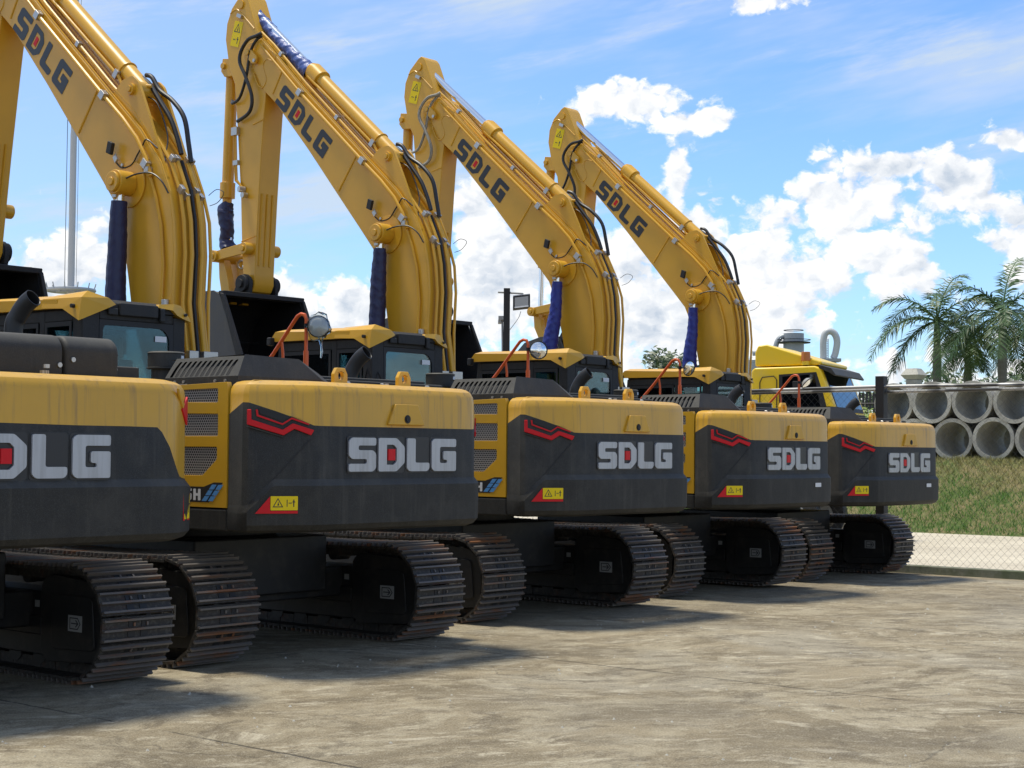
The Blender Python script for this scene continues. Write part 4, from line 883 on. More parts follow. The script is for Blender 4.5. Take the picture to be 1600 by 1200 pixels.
def make_body(parent):
    b = MB(); b.m = 0
    b.box(-1.33, 1.14, -1.97, 1.25, 1.06, 1.20); b.box(-1.0, 1.0, .9, 1.5, 1.06, 1.25)
    b.box(-1.30, 1.11, -1.96, -.25, 1.20, 2.13); b.box(-.30, .45, -.25, .35, 1.2, 1.75); b.box(.40, 1.14, -.22, 1.15, 1.20, 1.98)
    body = b.build('platform_body', 'black', parent, bevel=.015)
    p = MB()   # left rear door with three grille openings
    outer = [(-1.12, 1.235), (-1.985, 1.235), (-1.985, 2.150), (-1.97, 2.185), (-1.12, 2.165)]
    holes = [rounded(h, .014) for h in ([(-1.17, 2.045), (-1.872, 2.03), (-1.872, 2.140), (-1.17, 2.130)], [(-1.17, 1.775), (-1.876, 1.775), (-1.876, 1.945), (-1.17, 1.955)], [(-1.17, 1.475), (-1.70, 1.475), (-1.868, 1.60), (-1.868, 1.695), (-1.17, 1.695)])]
    p.extr(outer, holes, (-1.33, 0, 0), (0, 1, 0), (0, 0, 1), (-1, 0, 0), .045)
    door = p.build('side_door', 'yellow', parent, bevel=.007)
    MB().extr([(-1.13, 1.40), (-1.95, 1.40), (-1.95, 2.15), (-1.13, 2.15)], [], (-1.362, 0, 0), (0, 1, 0), (0, 0, 1), (-1, 0, 0), .003).build('grille', 'grille', door, smooth=False)
    MB().extr([(-1.35, 1.272), (-1.785, 1.272), (-1.945, 1.425), (-1.84, 1.425), (-1.72, 1.39), (-1.35, 1.39)], [], (-1.3755, 0, 0), (0, 1, 0), (0, 0, 1), (-1, 0, 0), .001).build('decal_panel', 'decal_black', door, smooth=False)
    logo('5H', (-1.377, -1.50, 1.285), (0, -1, 0), (0, 0, 1), (-1, 0, 0), .088, .001, .16, 'white', 'model_letters', door, wscale=1.45, square=False)
    s = MB()
    for k in range(2):
        for j in range(3):
            y_ = -1.70-.075*k-.0; z0 = 1.282+j*.044; sh = lambda z: -(z-1.282)*.95
            z1 = z0+.038; w_ = .055
            s.extr([(y_+sh(z0), z0), (y_-w_+sh(z0), z0), (y_-w_+sh(z1), z1), (y_+sh(z1), z1)], [], (-1.377, 0, 0), (0, 1, 0), (0, 0, 1), (-1, 0, 0), .001)
    s.build('decal_stripes', 'decal_blue', door, smooth=False, split=True)
    k = MB(); k.box(-1.375, -1.31, -1.985, 1.30, 1.06, 1.222); k.box(1.11, 1.165, -1.985, 1.2, 1.06, 1.222); k.build('side_skirt', 'dark_grey', parent, split=True, bevel=.012)
    q = MB(); q.box(-1.372, -1.315, -1.11, -.16, 1.235, 2.14); q.box(1.11, 1.165, -1.985, -.28, 1.235, 2.165); q.build('side_panel', 'yellow', parent, split=True, bevel=.012)
    q = MB(); q.box(.42, 1.28, -.24, 1.17, 1.235, 2.0); q.build('fuel_tank', 'dark_grey', parent, bevel=.03)
    d = MB(); d.box(-.30, 1.12, -1.90, -.5, 2.14, 2.25); d.box(-.25, 1.0, -1.80, -.7, 2.25, 2.28); d.box(-1.25, -.35, -1.08, -.25, 2.12, 2.20)
    deck = d.build('engine_deck', 'hood_grey', parent, bevel=.012)
    bo = MB()
    for x in (-.05, .35, .9): bo.cyl((x, -1.93, 2.225), (x, -1.90, 2.225), .014, 10)
    bo.cyl((.28, -2.03, 2.205), (.28, -2.03, 2.23), .022, 10); bo.build('deck_bolts', 'zinc', deck, split=True)
    f = MB(); X, Y = -.97, -.72; f.cyl((X, Y, 2.345), (X, Y, 2.46), .15, 32); f.cyl((X, Y, 2.46), (X, Y, 2.474), .158, 32, .14); f.cyl((X, Y, 2.33), (X, Y, 2.345), .158, 32); f.cyl((X, Y, 2.12), (X, Y, 2.34), .12, 24); fo = f.build('air_cleaner', 'hood_grey', parent, bevel=.004, seg=1)
    MB().obox((X+.055, Y-.142, 2.425), (.018, .006, 0), (.0006, -.0015, 0), (0, 0, .016)).build('cleaner_label', 'white', fo, smooth=False)
    c = MB().cyl((0, 0, .92), (0, 0, 1.07), .68, 40); c.box(-.75, .75, -.85, .85, .42, .92); c.box(-1.05, 1.05, -.75, -.45, .35, .62); c.box(-1.05, 1.05, .45, .75, .35, .62)
    c.build('undercarriage', 'frame_black', parent, bevel=.02)
def make_exhaust(parent, loc=(.72, -1.15), dz=0):
    X, Y = loc; p = smoothpath([(X, Y, 2.2), (X, Y, 2.33+dz), (X+.02, Y-.03, 2.42+dz), (X+.04, Y-.085, 2.495+dz), (X+.06, Y-.145, 2.54+dz)], 6)
    o = MB().tube(p, .066, 22, caps=False); o.tube(list(reversed(p[-9:])), .060, 22, caps=False)
    e = p[-1]; d_ = (p[-1]-p[-2]).normalized(); o.ring(e, d_, .063, .004, 22, 5)
    return o.build('exhaust_pipe', 'rubber', parent, ang=50)

def make_smooth_hood(parent):
    o = MB(); 
    for x0, x1 in ((-1.0, .468), (.480, .915)):
        prof_ = rounded([(-1.95, 2.12), (-1.95, 2.37), (-1.88, 2.44), (-1.15, 2.45), (-1.05, 2.37), (-1.05, 2.15)], .07, 5)
        o.prof(prof_, x0, x1)
    h = o.build('engine_hood', 'hood_grey', parent, bevel=.035, seg=4)
    b = MB()
    for x, z in ((.43, 2.235), (.535, 2.275)): b.cyl((x, -1.95, z), (x, -1.962, z), .017, 12)
    b.build('hood_bolts', 'zinc', h, split=True)
    return h

LABEL = {1: 'nearest excavator, cut off by the left edge, with a smooth rounded black hood',
 2: 'second excavator from the left, its mirror wrapped in a clear plastic bag',
 3: 'middle excavator of the row, with a denim blue wrap on its arm cylinder rod',
 4: 'fourth excavator from the left, with pale wrapped hoses at its boom tip',
 5: 'farthest excavator, beside the chain link fence and in front of the yellow truck'}
POS = {1: (-7.326, -.793, -.005), 2: (-3.947, -.563, .009), 3: (0, 0, -.011), 4: (3.791, .455, .010), 5: (7.541, .82, -.001)}
ZOF = {1: 0, 2: .0, 3: 0, 4: -.033, 5: -.087}
proto = empty('excavator')
make_body(proto); make_track(1.2, proto); make_track(-1.2, proto); make_cab(proto); make_boom(proto); make_arm(proto); make_arm_cylinder(proto)
make_boom_cylinder(-.25, proto); make_boom_cylinder(.37, proto); make_bucket(proto); make_linkage(proto); make_bucket_cylinder(proto); make_rail(proto)
jh = MB(); jh.tube(smoothpath([(-.17, 3.15, 6.83), (-.2, 3.201, 6.80), (-.2, 3.372, 6.777), (-.2, 3.506, 6.653), (-.2, 3.528, 6.511), (-.2, 3.412, 6.316), (-.19, 3.30, 6.055), (-.18, 3.352, 5.87), (-.16, 3.606, 5.786)], 6), .023, 10)
jh.tube(smoothpath([(-.15, 3.17, 6.80), (-.17, 3.224, 6.77), (-.17, 3.32, 6.694), (-.17, 3.38, 6.574), (-.17, 3.436, 6.325), (-.17, 3.555, 6.083), (-.15, 3.717, 6.033), (-.05, 3.853, 6.10)], 6), .019, 10)
MACH = {3: proto}
for k in (1, 2, 4, 5): MACH[k] = copy_tree(proto)
for k, m_ in MACH.items():
    m_.location = (POS[k][0], POS[k][1], ZOF[k]); m_.rotation_euler = (0, 0, POS[k][2])
    tag(m_, LABEL[k], 'excavator', 'excavators parked in a row')
    j = MB(); j.v, j.f, j.mi = jh.v, jh.f, jh.mi; j.build('joint_hoses', 'hose_wrap' if k == 4 else 'rubber', m_)
# counterweight, hood and exhaust: one pattern on machines 2 to 5, another on the nearest
cw2 = make_counterweight('plain', MACH[2]); hd2 = make_hood(MACH[2]); ex2 = make_exhaust(MACH[2])
for k in (3, 4, 5):
    for o in (cw2, hd2, ex2): copy_tree(o, MACH[k])
make_counterweight('swept', MACH[1]); make_smooth_hood(MACH[1]); make_exhaust(MACH[1], (.58, -1.15), .20)
for o in [c for c in MACH[5].children if c.name.split('.')[0] in ('bucket_linkage', 'bucket_cylinder')]:
    for c in list(o.children): bpy.data.objects.remove(c)
    bpy.data.objects.remove(o)
make_linkage(MACH[5], .21, -.035); make_bucket_cylinder(MACH[5], .21)
for k in (4, 5): 
    cwk = [o for o in MACH[k].children if o.name.startswith('counterweight')][0]
    MB().extr(rounded([(0, 0), (.14, 0), (.14, .05), (0, .05)], .008), [], (.42, -2.566, 1.30), (1, 0, 0), (0, 0, 1), (0, -1, 0), .002).build('maker_plate', 'white', cwk, smooth=False)
rots = {1: (-.3, -1, .05), 2: (-.75, -1, .1), 3: (-.75, -1, .0), 4: (-.2, -1, -.30), 5: (.15, -.9, -.9)}
for o in [c for c in MACH[1].children if c.name.startswith('handrail')]: bpy.data.objects.remove(o)
for k in (2, 3, 4, 5): make_mirror(MACH[k], rots[k], {2: 'bag', 5: 'silver'}.get(k, 'glass'))
# cloth covers wrapped round the cylinder rods
def kid(k, name, n=0): return [o for o in MACH[k].children if o.name.split('.')[0] == name][n]
CV = {1: ('navy_tarp', .004), 2: ('navy_tarp', .003), 3: ('navy_tarp', .005), 4: ('blue_tarp', .006), 5: ('blue_tarp', .006)}
for k in MACH:
    for n_, x in ((0, -.25), (1, .37)):
        bc = kid(k, 'boom_cylinder', n_); m_, wr = CV[k]
        if k <= 3: pth = [(x, .935, 3.97), (x, .95, 3.6), (x, .965, 3.2), (x, .975, 2.55)]; rd_ = [.072, .088, .096, .108]
        elif k == 4: pth = [(x, .935, 3.97), (x-.01, .95, 3.6), (x-.03, .99, 3.3), (x-.04, 1.03, 3.05), (x-.02, 1.03, 2.75)]; rd_ = [.068, .078, .10, .118, .125]
        else: pth = [(x, .935, 3.97), (x, .95, 3.6), (x-.01, .99, 3.2), (x, 1.0, 2.7)]; rd_ = [.07, .085, .105, .125]
        cover_tube(pth, rd_, m_, 'cloth_cover', bc, wr, seed=k*3+n_)
A = Vector((.035, 3.60, 7.27)); B = Vector((.06, .975, 5.05)); t = (B-A).normalized()
for k in (2, 3):
    dv = Vector((0, .02, -.03))
    cover_tube([A+t*.03, A+t*.4+dv*.5, A+t*.8+dv, A+t*1.2+dv*1.2, A+t*1.50+dv], [.062, .070, .080, .092, .105], 'denim_tarp', 'cloth_wrap', kid(k, 'arm_cylinder'), .010, seed=20+k)
    cover_tube([(.04, 4.0, 4.83), (.03, 4.05, 4.72), (.03, 4.02, 4.5), (.04, 4.04, 4.34), (.04, 4.0, 4.22)], [.06, .105, .085, .09, .115], 'navy_tarp', 'cloth_wrap', kid(k, 'bucket_cylinder'), .009, seed=30+k)

# the second machine's arm hangs a little further forward about its pivot
pv_ = Vector((0, 3.396, 6.62)); mr_ = Matrix.Translation(pv_) @ Matrix.Rotation(R(5), 4, 'X') @ Matrix.Translation(-pv_)
for o in MACH[2].children:
    if o.name.split('.')[0] in ('arm', 'bucket', 'bucket_linkage', 'bucket_cylinder'): o.matrix_basis = mr_

# ================================================================== setting
def gz(x): return -.0115*max(0, x)
mb = MB(); xs_ = [-300, -60, -20, 0, 2, 4, 6, 8, 9.16, 9.34, 20.6, 400]
def yard(x0, x1, name, m_, z, zz=None, step=None):
    pass
g = MB(); g.add([(-70, -60, 0), (0, -60, 0), (9.16, -60, gz(9.16)), (9.16, 60, gz(9.16)), (0, 60, 0), (-70, 60, 0)], [(0, 1, 4, 5), (1, 2, 3, 4)])
tag(g.build('yard_ground', 'yard_concrete', smooth=False), kind='structure')
g = MB(); g.add([(9.3, -60, -.10), (20.9, -60, -.10), (20.9, 60, -.10), (9.3, 60, -.10)], [(0, 1, 2, 3)]); tag(g.build('road', 'road_concrete', smooth=False), kind='structure')
tag(MB().box(9.16, 9.32, -40, 40, -.30, .015).build('kerb', 'kerb_concrete', bevel=.015), kind='structure')
g = MB(); g.add([(-900, -900, -.35), (900, -900, -.35), (900, 900, -.35), (-900, 900, -.35)], [(0, 1, 2, 3)]); tag(g.build('terrain', 'far_ground', smooth=False), kind='structure')
# grass bank
def bankz(x, y):
    r_ = math.sin(y*1.7)*.05+math.sin(y*.7+x*2)*.06
    t = max(0, min(1, (x-20.7)/3.0)); t = t*t*(3-2*t)*.75+t*.25
    return -.11+1.62*t+(r_*t if t < 1 else 0)
nx, ny = 20, 90; vs = []; fs = []
for i in range(nx+1):
    for j in range(ny+1):
        x = 20.6+ (i/nx)*5 if i < nx else 90; y = -40+80*j/ny; vs.append((x, y, bankz(x, y) if i < nx else 1.5))
for i in range(nx):
    for j in range(ny): a = i*(ny+1)+j; fs.append((a, a+ny+1, a+ny+2, a+1))
tag(MB().add(vs, fs).build('grass_bank', 'bank_soil', ang=80), kind='structure')
gr = MB(); r2 = random.Random(5)
for k in range(42000):
    y = r2.uniform(-2, 14); x = 20.66+r2.random()**.9*3.7; z = bankz(x, y)-.02
    h = r2.uniform(.06, .16)*(1.3 if r2.random() < .12 else 1)*(.6 if x < 20.8 else 1); a = r2.uniform(0, 6.28); l = r2.uniform(-.09, .09); l2 = r2.uniform(-.09, .09); w_ = r2.uniform(.005, .011)
    dx, dy = math.cos(a)*w_, math.sin(a)*w_
    gr.add([(x-dx, y-dy, z), (x+dx, y+dy, z), (x+l, y+l2, z+h)], [(0, 1, 2)])
tag(gr.build('grass', 'grass_blades', smooth=False), 'green and straw coloured grass covering the bank below the concrete pipes', 'grass', kind='stuff')

pb_ = MB(); r4 = random.Random(11)
for k in range(420):
    x = r4.uniform(-9, 8.8); y = r4.uniform(-9.5, -2.2); s_ = r4.uniform(.004, .014)*(1.8 if r4.random() < .05 else 1); z = gz(x)
    v = [(x+s_*r4.uniform(.7, 1.3)*math.cos(a), y+s_*r4.uniform(.7, 1.3)*math.sin(a), z-.002) for a in (0, 1.25, 2.5, 3.8, 5.0)]; pb_.add(v+[(x, y, z+s_*r4.uniform(.6, 1.1))], [(i, (i+1) % 5, 5) for i in range(5)])
tag(pb_.build('gravel', 'pillar_concrete', smooth=False), 'tiny loose pebbles scattered over the concrete yard', 'gravel', kind='stuff')
# chain link fence on the kerb
FX = 9.24
fe = empty('chain_link_fence', (FX, 0, 0)); tag(fe, 'chain link fence with dark square posts and a pale top rail on the kerb', 'fence')
wm = MB(); y0, y1, z0, z1 = -9.0, 9.0, .02, 2.66; s = .115; H = z1-z0; k = 0
yy = y0-H
while yy < y1:
    for sg in (1, -1):
        a, b = (yy, yy+H) if sg > 0 else (yy+H, yy); za, zb = z0, z1
        # clip
        def clip(a, b, za, zb):
            if a > b: a, b, za, zb = b, a, zb, za
            if b < y0 or a > y1: return None
            if a < y0: za += (zb-za)*(y0-a)/(b-a); a = y0
            if b > y1: zb = za+(zb-za)*(y1-a)/(b-a); b = y1
            return a, b, za, zb
        c = clip(a, b, za, zb)
        if c and c[1]-c[0] > .02: wm.tube([(sg*.003, c[0], c[2]), (sg*.003, c[1], c[3])], .0017, 3, caps=False)
    yy += s
wm.build('wire_mesh', 'wire', fe, smooth=False)
for yy in (-9.2, -4.7, -.38, 5.0, 9.3): MB().box(-.07, .07, yy-.07, yy+.07, 0, 2.86).build('fence_post', 'post_dark', fe, bevel=.006)
rl = MB(); 
for a, b in ((-9.2, -.45), (-.31, 5.0), (5.0, 9.3)): rl.tube([(-.03, a, 2.70), (-.03, (a+b)/2, 2.675), (-.03, b, 2.70)], .026, 10); rl.tube([(.03, a, 2.655), (.03, b, 2.62)], .022, 8)
rl.build('top_rail', 'rail', fe)

# concrete pipes on the bank, each one a thing
def pipe(x, y, z, r, ln, rot, proto_=None):
    p = MB(); n = 40; ri = r*.82; vs = []
    for xx, ro in ((0, r), (ln, r)):
        pass
    for (xx, rr) in ((0, ri), (0, r), (.10, r), (.11, r*.985), (ln, r*.985), (ln, ri)):
        for j in range(n): a = 2*math.pi*j/n; vs.append((xx, math.cos(a)*rr, math.sin(a)*rr))
    fs = []
    for i in range(6):
        for j in range(n): a = i*n+j; b = i*n+(j+1) % n; c = ((i+1) % 6)*n+(j+1) % n; d = ((i+1) % 6)*n+j; fs.append((a, b, c, d))
    o = p.add(vs, fs).build('concrete_pipe', 'pipe_concrete', ang=40)
    return o
pp0 = pipe(0, 0, 0, .52, 1.9, 0); first = True; r3 = random.Random(9)
ordw = ['leftmost', 'second', 'third', 'fourth', 'fifth', 'sixth', 'seventh', 'eighth', 'ninth']
def put_pipe(x, y, z, rz, lab, grp):
    global first
    o = pp0 if first else pp0.copy()
    if not first: COL.objects.link(o)
    first = False
    o.location = (x, y, z); o.rotation_euler = (r3.uniform(0, 6), 0, 0); o.rotation_euler = (0, 0, rz); tag(o, lab, 'concrete pipe', grp)
for row, (yb, n, z) in enumerate(((6.55, 7, 1.53+.52), (7.08, 8, 1.53+.52+.90))):
    for k in range(n):
        put_pipe(24.15+r3.uniform(-.06, .06)-(row*.02), yb-k*1.065+r3.uniform(-.015, .015), z+r3.uniform(-.01, .01), R(4)+r3.uniform(-.05, .05),
                 f"{ordw[k]} concrete pipe from the left in the {'upper' if row else 'lower'} row of the front stack", 'concrete pipes in the front stack')
for row, (yb, n, z) in enumerate(((8.3, 7, 2.05), (8.9, 7, 2.95))):
    for k in range(n):
        put_pipe(28.6+r3.uniform(-.1, .1), yb-k*1.10, z, R(-3)+r3.uniform(-.05, .05), f"{ordw[k]} concrete pipe from the left in the {'upper' if row else 'lower'} row of the rear stack", 'concrete pipes in the rear stack')

# palms
def palm(loc, h, cr, seed, label, nf=18, lean=0, groupn='palm trees behind the pipes'):
    r_ = random.Random(seed); t = empty('palm_tree', loc); tag(t, label, 'palm tree', groupn)
    tp = [(lean*(i/6)**2, 0, h*i/6) for i in range(7)]
    MB().tube(tp, [.24, .2, .18, .17, .16, .17, .12], 10).build('trunk', 'palm_trunk', t)
    top = Vector(tp[-1]); MB().tube([top-Vector((0, 0, .1)), top+Vector((0, 0, .9))], [.15, .08], 10).build('crown_shaft', 'leaf', t)
    f = MB()
    for k in range(nf):
        a = k*2.4+r_.uniform(-.3, .3); tilt = R(72-92*(k/nf)**.85+r_.uniform(-9, 9)); L = cr*r_.uniform(.9, 1.15); n = 26
        p = top+Vector((0, 0, .7)); d = Vector((math.cos(a)*math.cos(tilt), math.sin(a)*math.cos(tilt), math.sin(tilt))); pts = [p.copy()]
        for i in range(n):
            d = (d+Vector((0, 0, -.055-.05*(i/n)))).normalized(); p = p+d*(L/n); pts.append(p.copy())
        f.m = 0; f.tube(pts[::3]+[pts[-1]], [.03*(1-i/10) + .006 for i in range(len(pts[::3])+1)], 5, caps=False)
        for i in range(3, n+1):
            for sub in (0, .5):
                c = pts[i-1].lerp(pts[i], sub); dd = (pts[i]-pts[i-1]).normalized(); side = dd.cross(Vector((0, 0, 1))); side = side.normalized() if side.length > .1 else Vector((1, 0, 0)); upv = side.cross(dd)
                ll = cr*.27*math.sin(math.pi*min(1, (i/n)*.86+.12))**.6*r_.uniform(.8, 1.1)
                for sg in (-1, 1):
                    o_ = (side*sg*.72+dd*.55+upv*r_.uniform(-.15, .45)).normalized(); e = c+o_*ll+Vector((0, 0, -ll*r_.uniform(.22, .6))); mid = c.lerp(e, .5)+Vector((0, 0, ll*.10)); wv = dd*.028
                    f.add([c-wv*.5, c+wv*.5, mid+wv, mid-wv, e], [(0, 1, 2, 3), (3, 2, 4)])
    f.build('fronds', 'palm_leaf', t, smooth=False)
    return t
def dirp(px, py, z):
    d = fw+rt2*((px-800)/2524.74)-up2*((py-600)/2524.74); return CP+d*z
def at_ground(px, z, g=0.): p = dirp(px, 700, z); return (p.x, p.y, g)
b1 = dirp(1464, 530, 62); palm((b1.x, b1.y, 1.0), b1.z-1.0, 3.1, 3, 'tall palm tree on the left with long drooping fronds behind the pipes', 15)
b2 = dirp(1566, 522, 60); palm((b2.x, b2.y, 1.0), b2.z-1.0, 2.9, 8, 'tall palm tree at the right edge of the view behind the pipes', 15)
b3 = dirp(1512, 562, 66); palm((b3.x, b3.y, 1.0), b3.z-1.0, 1.8, 12, 'shorter yellowish palm tree between the two tall ones', 16)
b4 = dirp(1630, 540, 64); palm((b4.x, b4.y, 1.0), b4.z-1.0, 3.0, 15, 'palm tree partly cut off by the right edge of the frame', 18)

def leafy(loc, h, rad, seed, label, matn='leaf', n=2600, name='tree', trunk=True, cat='tree', ls=.10, squash=.8, group=None):
    r_ = random.Random(seed); t = empty(name, loc); tag(t, label, cat, group)
    if trunk:
        m = MB().tube([(0, 0, 0), (.05, 0, h*.4), (0, .05, h*.7)], [.14, .1, .05], 8)
        for k in range(5): a = k*1.3; m.tube([(.03, 0, h*.4+k*.1*h*.5), (math.cos(a)*rad*.6, math.sin(a)*rad*.6, h-rad*.4)], [.05, .015], 5)
        m.build('trunk', 'palm_trunk', t)
    f = MB(); cl = [(Vector((r_.uniform(-1, 1), r_.uniform(-1, 1), r_.uniform(-1, 1)))*rad*.75, r_.uniform(.25, .5)*rad) for _ in range(11)]
    for k in range(n):
        c, cr_ = cl[r_.randrange(len(cl))]; v = Vector((r_.gauss(0, 1), r_.gauss(0, 1), r_.gauss(0, 1))).normalized()*cr_*r_.uniform(.5, 1.05)
        p = Vector((0, 0, h-rad*squash*.6))+Vector((c.x+v.x, c.y+v.y, (c.z+v.z)*squash)); a = Vector((r_.gauss(0, 1), r_.gauss(0, 1), r_.gauss(0, 1))).normalized(); b = a.orthogonal().normalized(); s_ = ls*r_.uniform(.6, 1.3)
        f.add([p-a*s_, p+b*s_*.5, p+a*s_, p-b*s_*.5], [(0, 1, 2, 3)])
    f.build('crown' if trunk else 'foliage', matn, t, smooth=False); return t
q = dirp(1040, 600, 60); leafy((q.x, q.y, 0), dirp(1037, 562, 60).z, 1.15, 4, 'leafy green tree rising behind the fourth excavator cab', n=1500, ls=.12)
for i, (px, z, hh, rr) in enumerate(((1395, 70, 3.1, 1.6), (1440, 72, 4.0, 2.0), (1490, 74, 3.9, 2.2), (1545, 70, 3.6, 1.8), (1600, 72, 4.0, 2.2), (1650, 70, 4.2, 2.4))):
    q = at_ground(px, z, .8); leafy(q, hh, rr, 30+i, ['low dark bush at the left end of the hedge behind the pipes', 'round dark bush behind the stone pillar', 'dark bush below the left palm', 'dark bush between the two tall palms', 'dark bush below the right palm', 'dark bush past the right edge'][i], n=1500, name='bush', trunk=False, cat='bush', ls=.16, group='bushes behind the pipes')
q = dirp(1357, 640, 33.5); leafy((q.x, q.y, 1.6), .95, .35, 50, 'small bright yellow green shrub beside the dark fence post', 'bright_leaf', 500, 'shrub', False, 'shrub', .05)
q = dirp(1410, 655, 42); leafy((q.x, q.y, 1.5), .9, .4, 51, 'small green shrub seen through the leftmost concrete pipe', 'bright_leaf', 500, 'shrub', False, 'shrub', .05)

# stone pillar and picket fence behind the pipes
p0 = dirp(1428, 600, 50); sp = empty('stone_pillar', (p0.x, p0.y, 1.2)); tag(sp, 'weathered concrete gate pillar with a flared cap behind the pipes', 'pillar')
ht = dirp(1428, 582, 50).z-1.2; m = MB().box(-.19, .19, -.19, .19, 0, ht-.22); m.build('pillar_shaft', 'pillar_concrete', sp, bevel=.03)
c = MB(); c.add([(-.20, -.20, ht-.22), (.20, -.20, ht-.22), (.20, .20, ht-.22), (-.20, .20, ht-.22), (-.30, -.30, ht-.08), (.30, -.30, ht-.08), (.30, .30, ht-.08), (-.30, .30, ht-.08), (-.17, -.17, ht+.12), (.17, -.17, ht+.12), (.17, .17, ht+.12), (-.17, .17, ht+.12)], [(0, 1, 5, 4), (1, 2, 6, 5), (2, 3, 7, 6), (3, 0, 4, 7), (4, 5, 9, 8), (5, 6, 10, 9), (6, 7, 11, 10), (7, 4, 8, 11), (8, 9, 10, 11)]); c.build('pillar_cap', 'pillar_concrete', sp, smooth=False)
pf = empty('picket_fence', (0, 0, 0)); tag(pf, 'black metal picket fence with pointed tops behind the truck and the pipes', 'fence')
a = dirp(1300, 620, 47); b = dirp(1445, 620, 45); n = 26; pm = MB(); pm2 = MB()
zt_ = 3.42
for k in range(n+1):
    t_ = k/n; x, y = a.x+(b.x-a.x)*t_, a.y+(b.y-a.y)*t_; pm.box(x-.012, x+.012, y-.03, y+.03, 1.3, zt_-.1); pm.add([(x-.012, y-.05, zt_-.1), (x+.012, y+.05, zt_-.1), (x, y, zt_+.08), (x+.012, y-.05, zt_-.1), (x-.012, y+.05, zt_-.1)], [(0, 1, 2), (3, 4, 2)])
pm.build('pickets', 'post_dark', pf, smooth=False); d = (b-a); d.z = 0
for zz in (1.7, 3.1): pm2.tube([(a.x, a.y, zz), (b.x, b.y, zz)], .03, 6)
pm2.build('fence_rails', 'post_dark', pf)

# ---------------------------------------------------------------- yellow truck
tk = empty('truck', (14.35, 3.25, -.1), R(15)); tag(tk, 'yellow truck with a dark sun visor and amber beacon behind the fence', 'truck')
S_ = MB()   # local: x across (0 = near side), y back, front at y=0, z up
S_.prof([(.0, 1.0), (.0, 2.62), (.30, 3.42), (.42, 3.46), (1.62, 3.44), (1.68, 3.38), (1.70, 1.0)], 0, 2.35)
tb = S_.build('truck_cab', 'truck_yellow', tk, bevel=.05, seg=3)
dfl = MB(); dfl.prof([(.32, 3.48), (.30, 3.55), (1.40, 3.90), (1.58, 3.88), (1.64, 3.75), (1.64, 3.47)], .12, 2.2); dfl.build('roof_deflector', 'truck_yellow', tk, bevel=.06, seg=3)
MB().add([(.0-.004, .30, 2.66), (-.004, 1.05, 2.70), (-.004, 1.05, 3.26), (-.004, .42, 3.30)], [(0, 1, 2, 3)]).add([(-.004, .14, 2.62), (-.004, .42, 2.62), (-.004, .42, 2.40), (-.004, .12, 2.40)], [(0, 1, 2, 3)]).build('side_window', 'dark_glass', tb, smooth=False)
fr_ = MB().extr([(.10, 2.36), (.46, 2.36), (.46, 2.62), (1.12, 2.66), (1.12, 3.30), (.38, 3.34), (.24, 2.9)], [], (-.001, 0, 0), (0, 1, 0), (0, 0, 1), (-1, 0, 0), .002); fr_.build('window_rubber', 'black', tb, smooth=False)
def wsp(x, t_): return (x, .30*t_-.008, 2.62+.8*t_)
MB().add([wsp(.16, .06), wsp(2.19, .06), wsp(2.15, .98), wsp(.2, .98)], [(0, 1, 2, 3)]).build('windscreen', 'truck_glass', tb, smooth=False)
MB().add([(x, y+.004, z) for x, y, z in (wsp(.10, -.04), wsp(2.25, -.04), wsp(2.2, 1.0), wsp(.15, 1.0))]+[], [(0, 1, 2, 3)]).build('windscreen_rubber', 'black', tb, smooth=False)
v_ = MB(); v_.prof([(.34, 3.49), (.10, 3.42), (.0, 3.28), (.03, 3.26), (.14, 3.33), (.34, 3.42)], .0, 2.35); v_.build('sun_visor', 'dark_grey', tk, bevel=.015)
MB().box(.05, 2.3, -.03, .0, 2.15, 2.55).box(.3, 2.05, -.04, 0, 1.3, 2.05).build('front_grille', 'black', tk, bevel=.02)
MB().tube([(-.012, 1.16, 2.35), (-.012, 1.16, 3.2), (-.012, 1.22, 3.27), (-.012, 1.45, 3.25), (-.012, 1.5, 3.15), (-.012, 1.5, 2.6), (-.012, 1.42, 2.5), (-.012, 1.2, 2.5)], .010, 5).tube([(-.012, .5, 1.2), (-.012, .5, 2.3)], .008, 5).build('panel_seams', 'black', tb)
bc = MB().cyl((.12, .62, 3.48), (.12, .62, 3.56), .08, 12); bc.build('beacon_base', 'truck_yellow', tk); MB().cyl((.12, .62, 3.56), (.12, .62, 3.74), .095, 18, .085).build('amber_beacon', 'amber', tk, bevel=.01)
MB().obox((-.12, .75, 3.0), (.06, 0, 0), (0, .05, 0), (0, 0, .16)).tube([(0, .6, 3.12), (-.12, .7, 3.12)], .015, 6).build('door_mirror', 'black', tk, bevel=.015)
ch_ = MB(); ch_.box(.25, 2.1, .3, 6.2, .75, 1.05); ch_.box(.1, 2.25, 2.2, 2.9, 1.0, 2.6); ch_.build('chassis', 'black', tk, bevel=.02)
MB().cyl((.15, 2.0, 1.0), (.15, 2.0, 3.1), .11, 16).cyl((.35, 2.35, 2.75), (1.9, 2.35, 2.75), .35, 24).build('air_intake', 'galv', tk)
for yy in (.85, 4.6, 5.7):
    for xx in (.05, 2.05):
        wh = MB().cyl((xx, yy, .52), (xx+.28, yy, .52), .52, 30).build('wheel', 'rubber', tk, bevel=.04); MB().cyl((xx-.01, yy, .52), (xx+.02, yy, .52), .27, 20).build('rim', 'label_grey', wh)

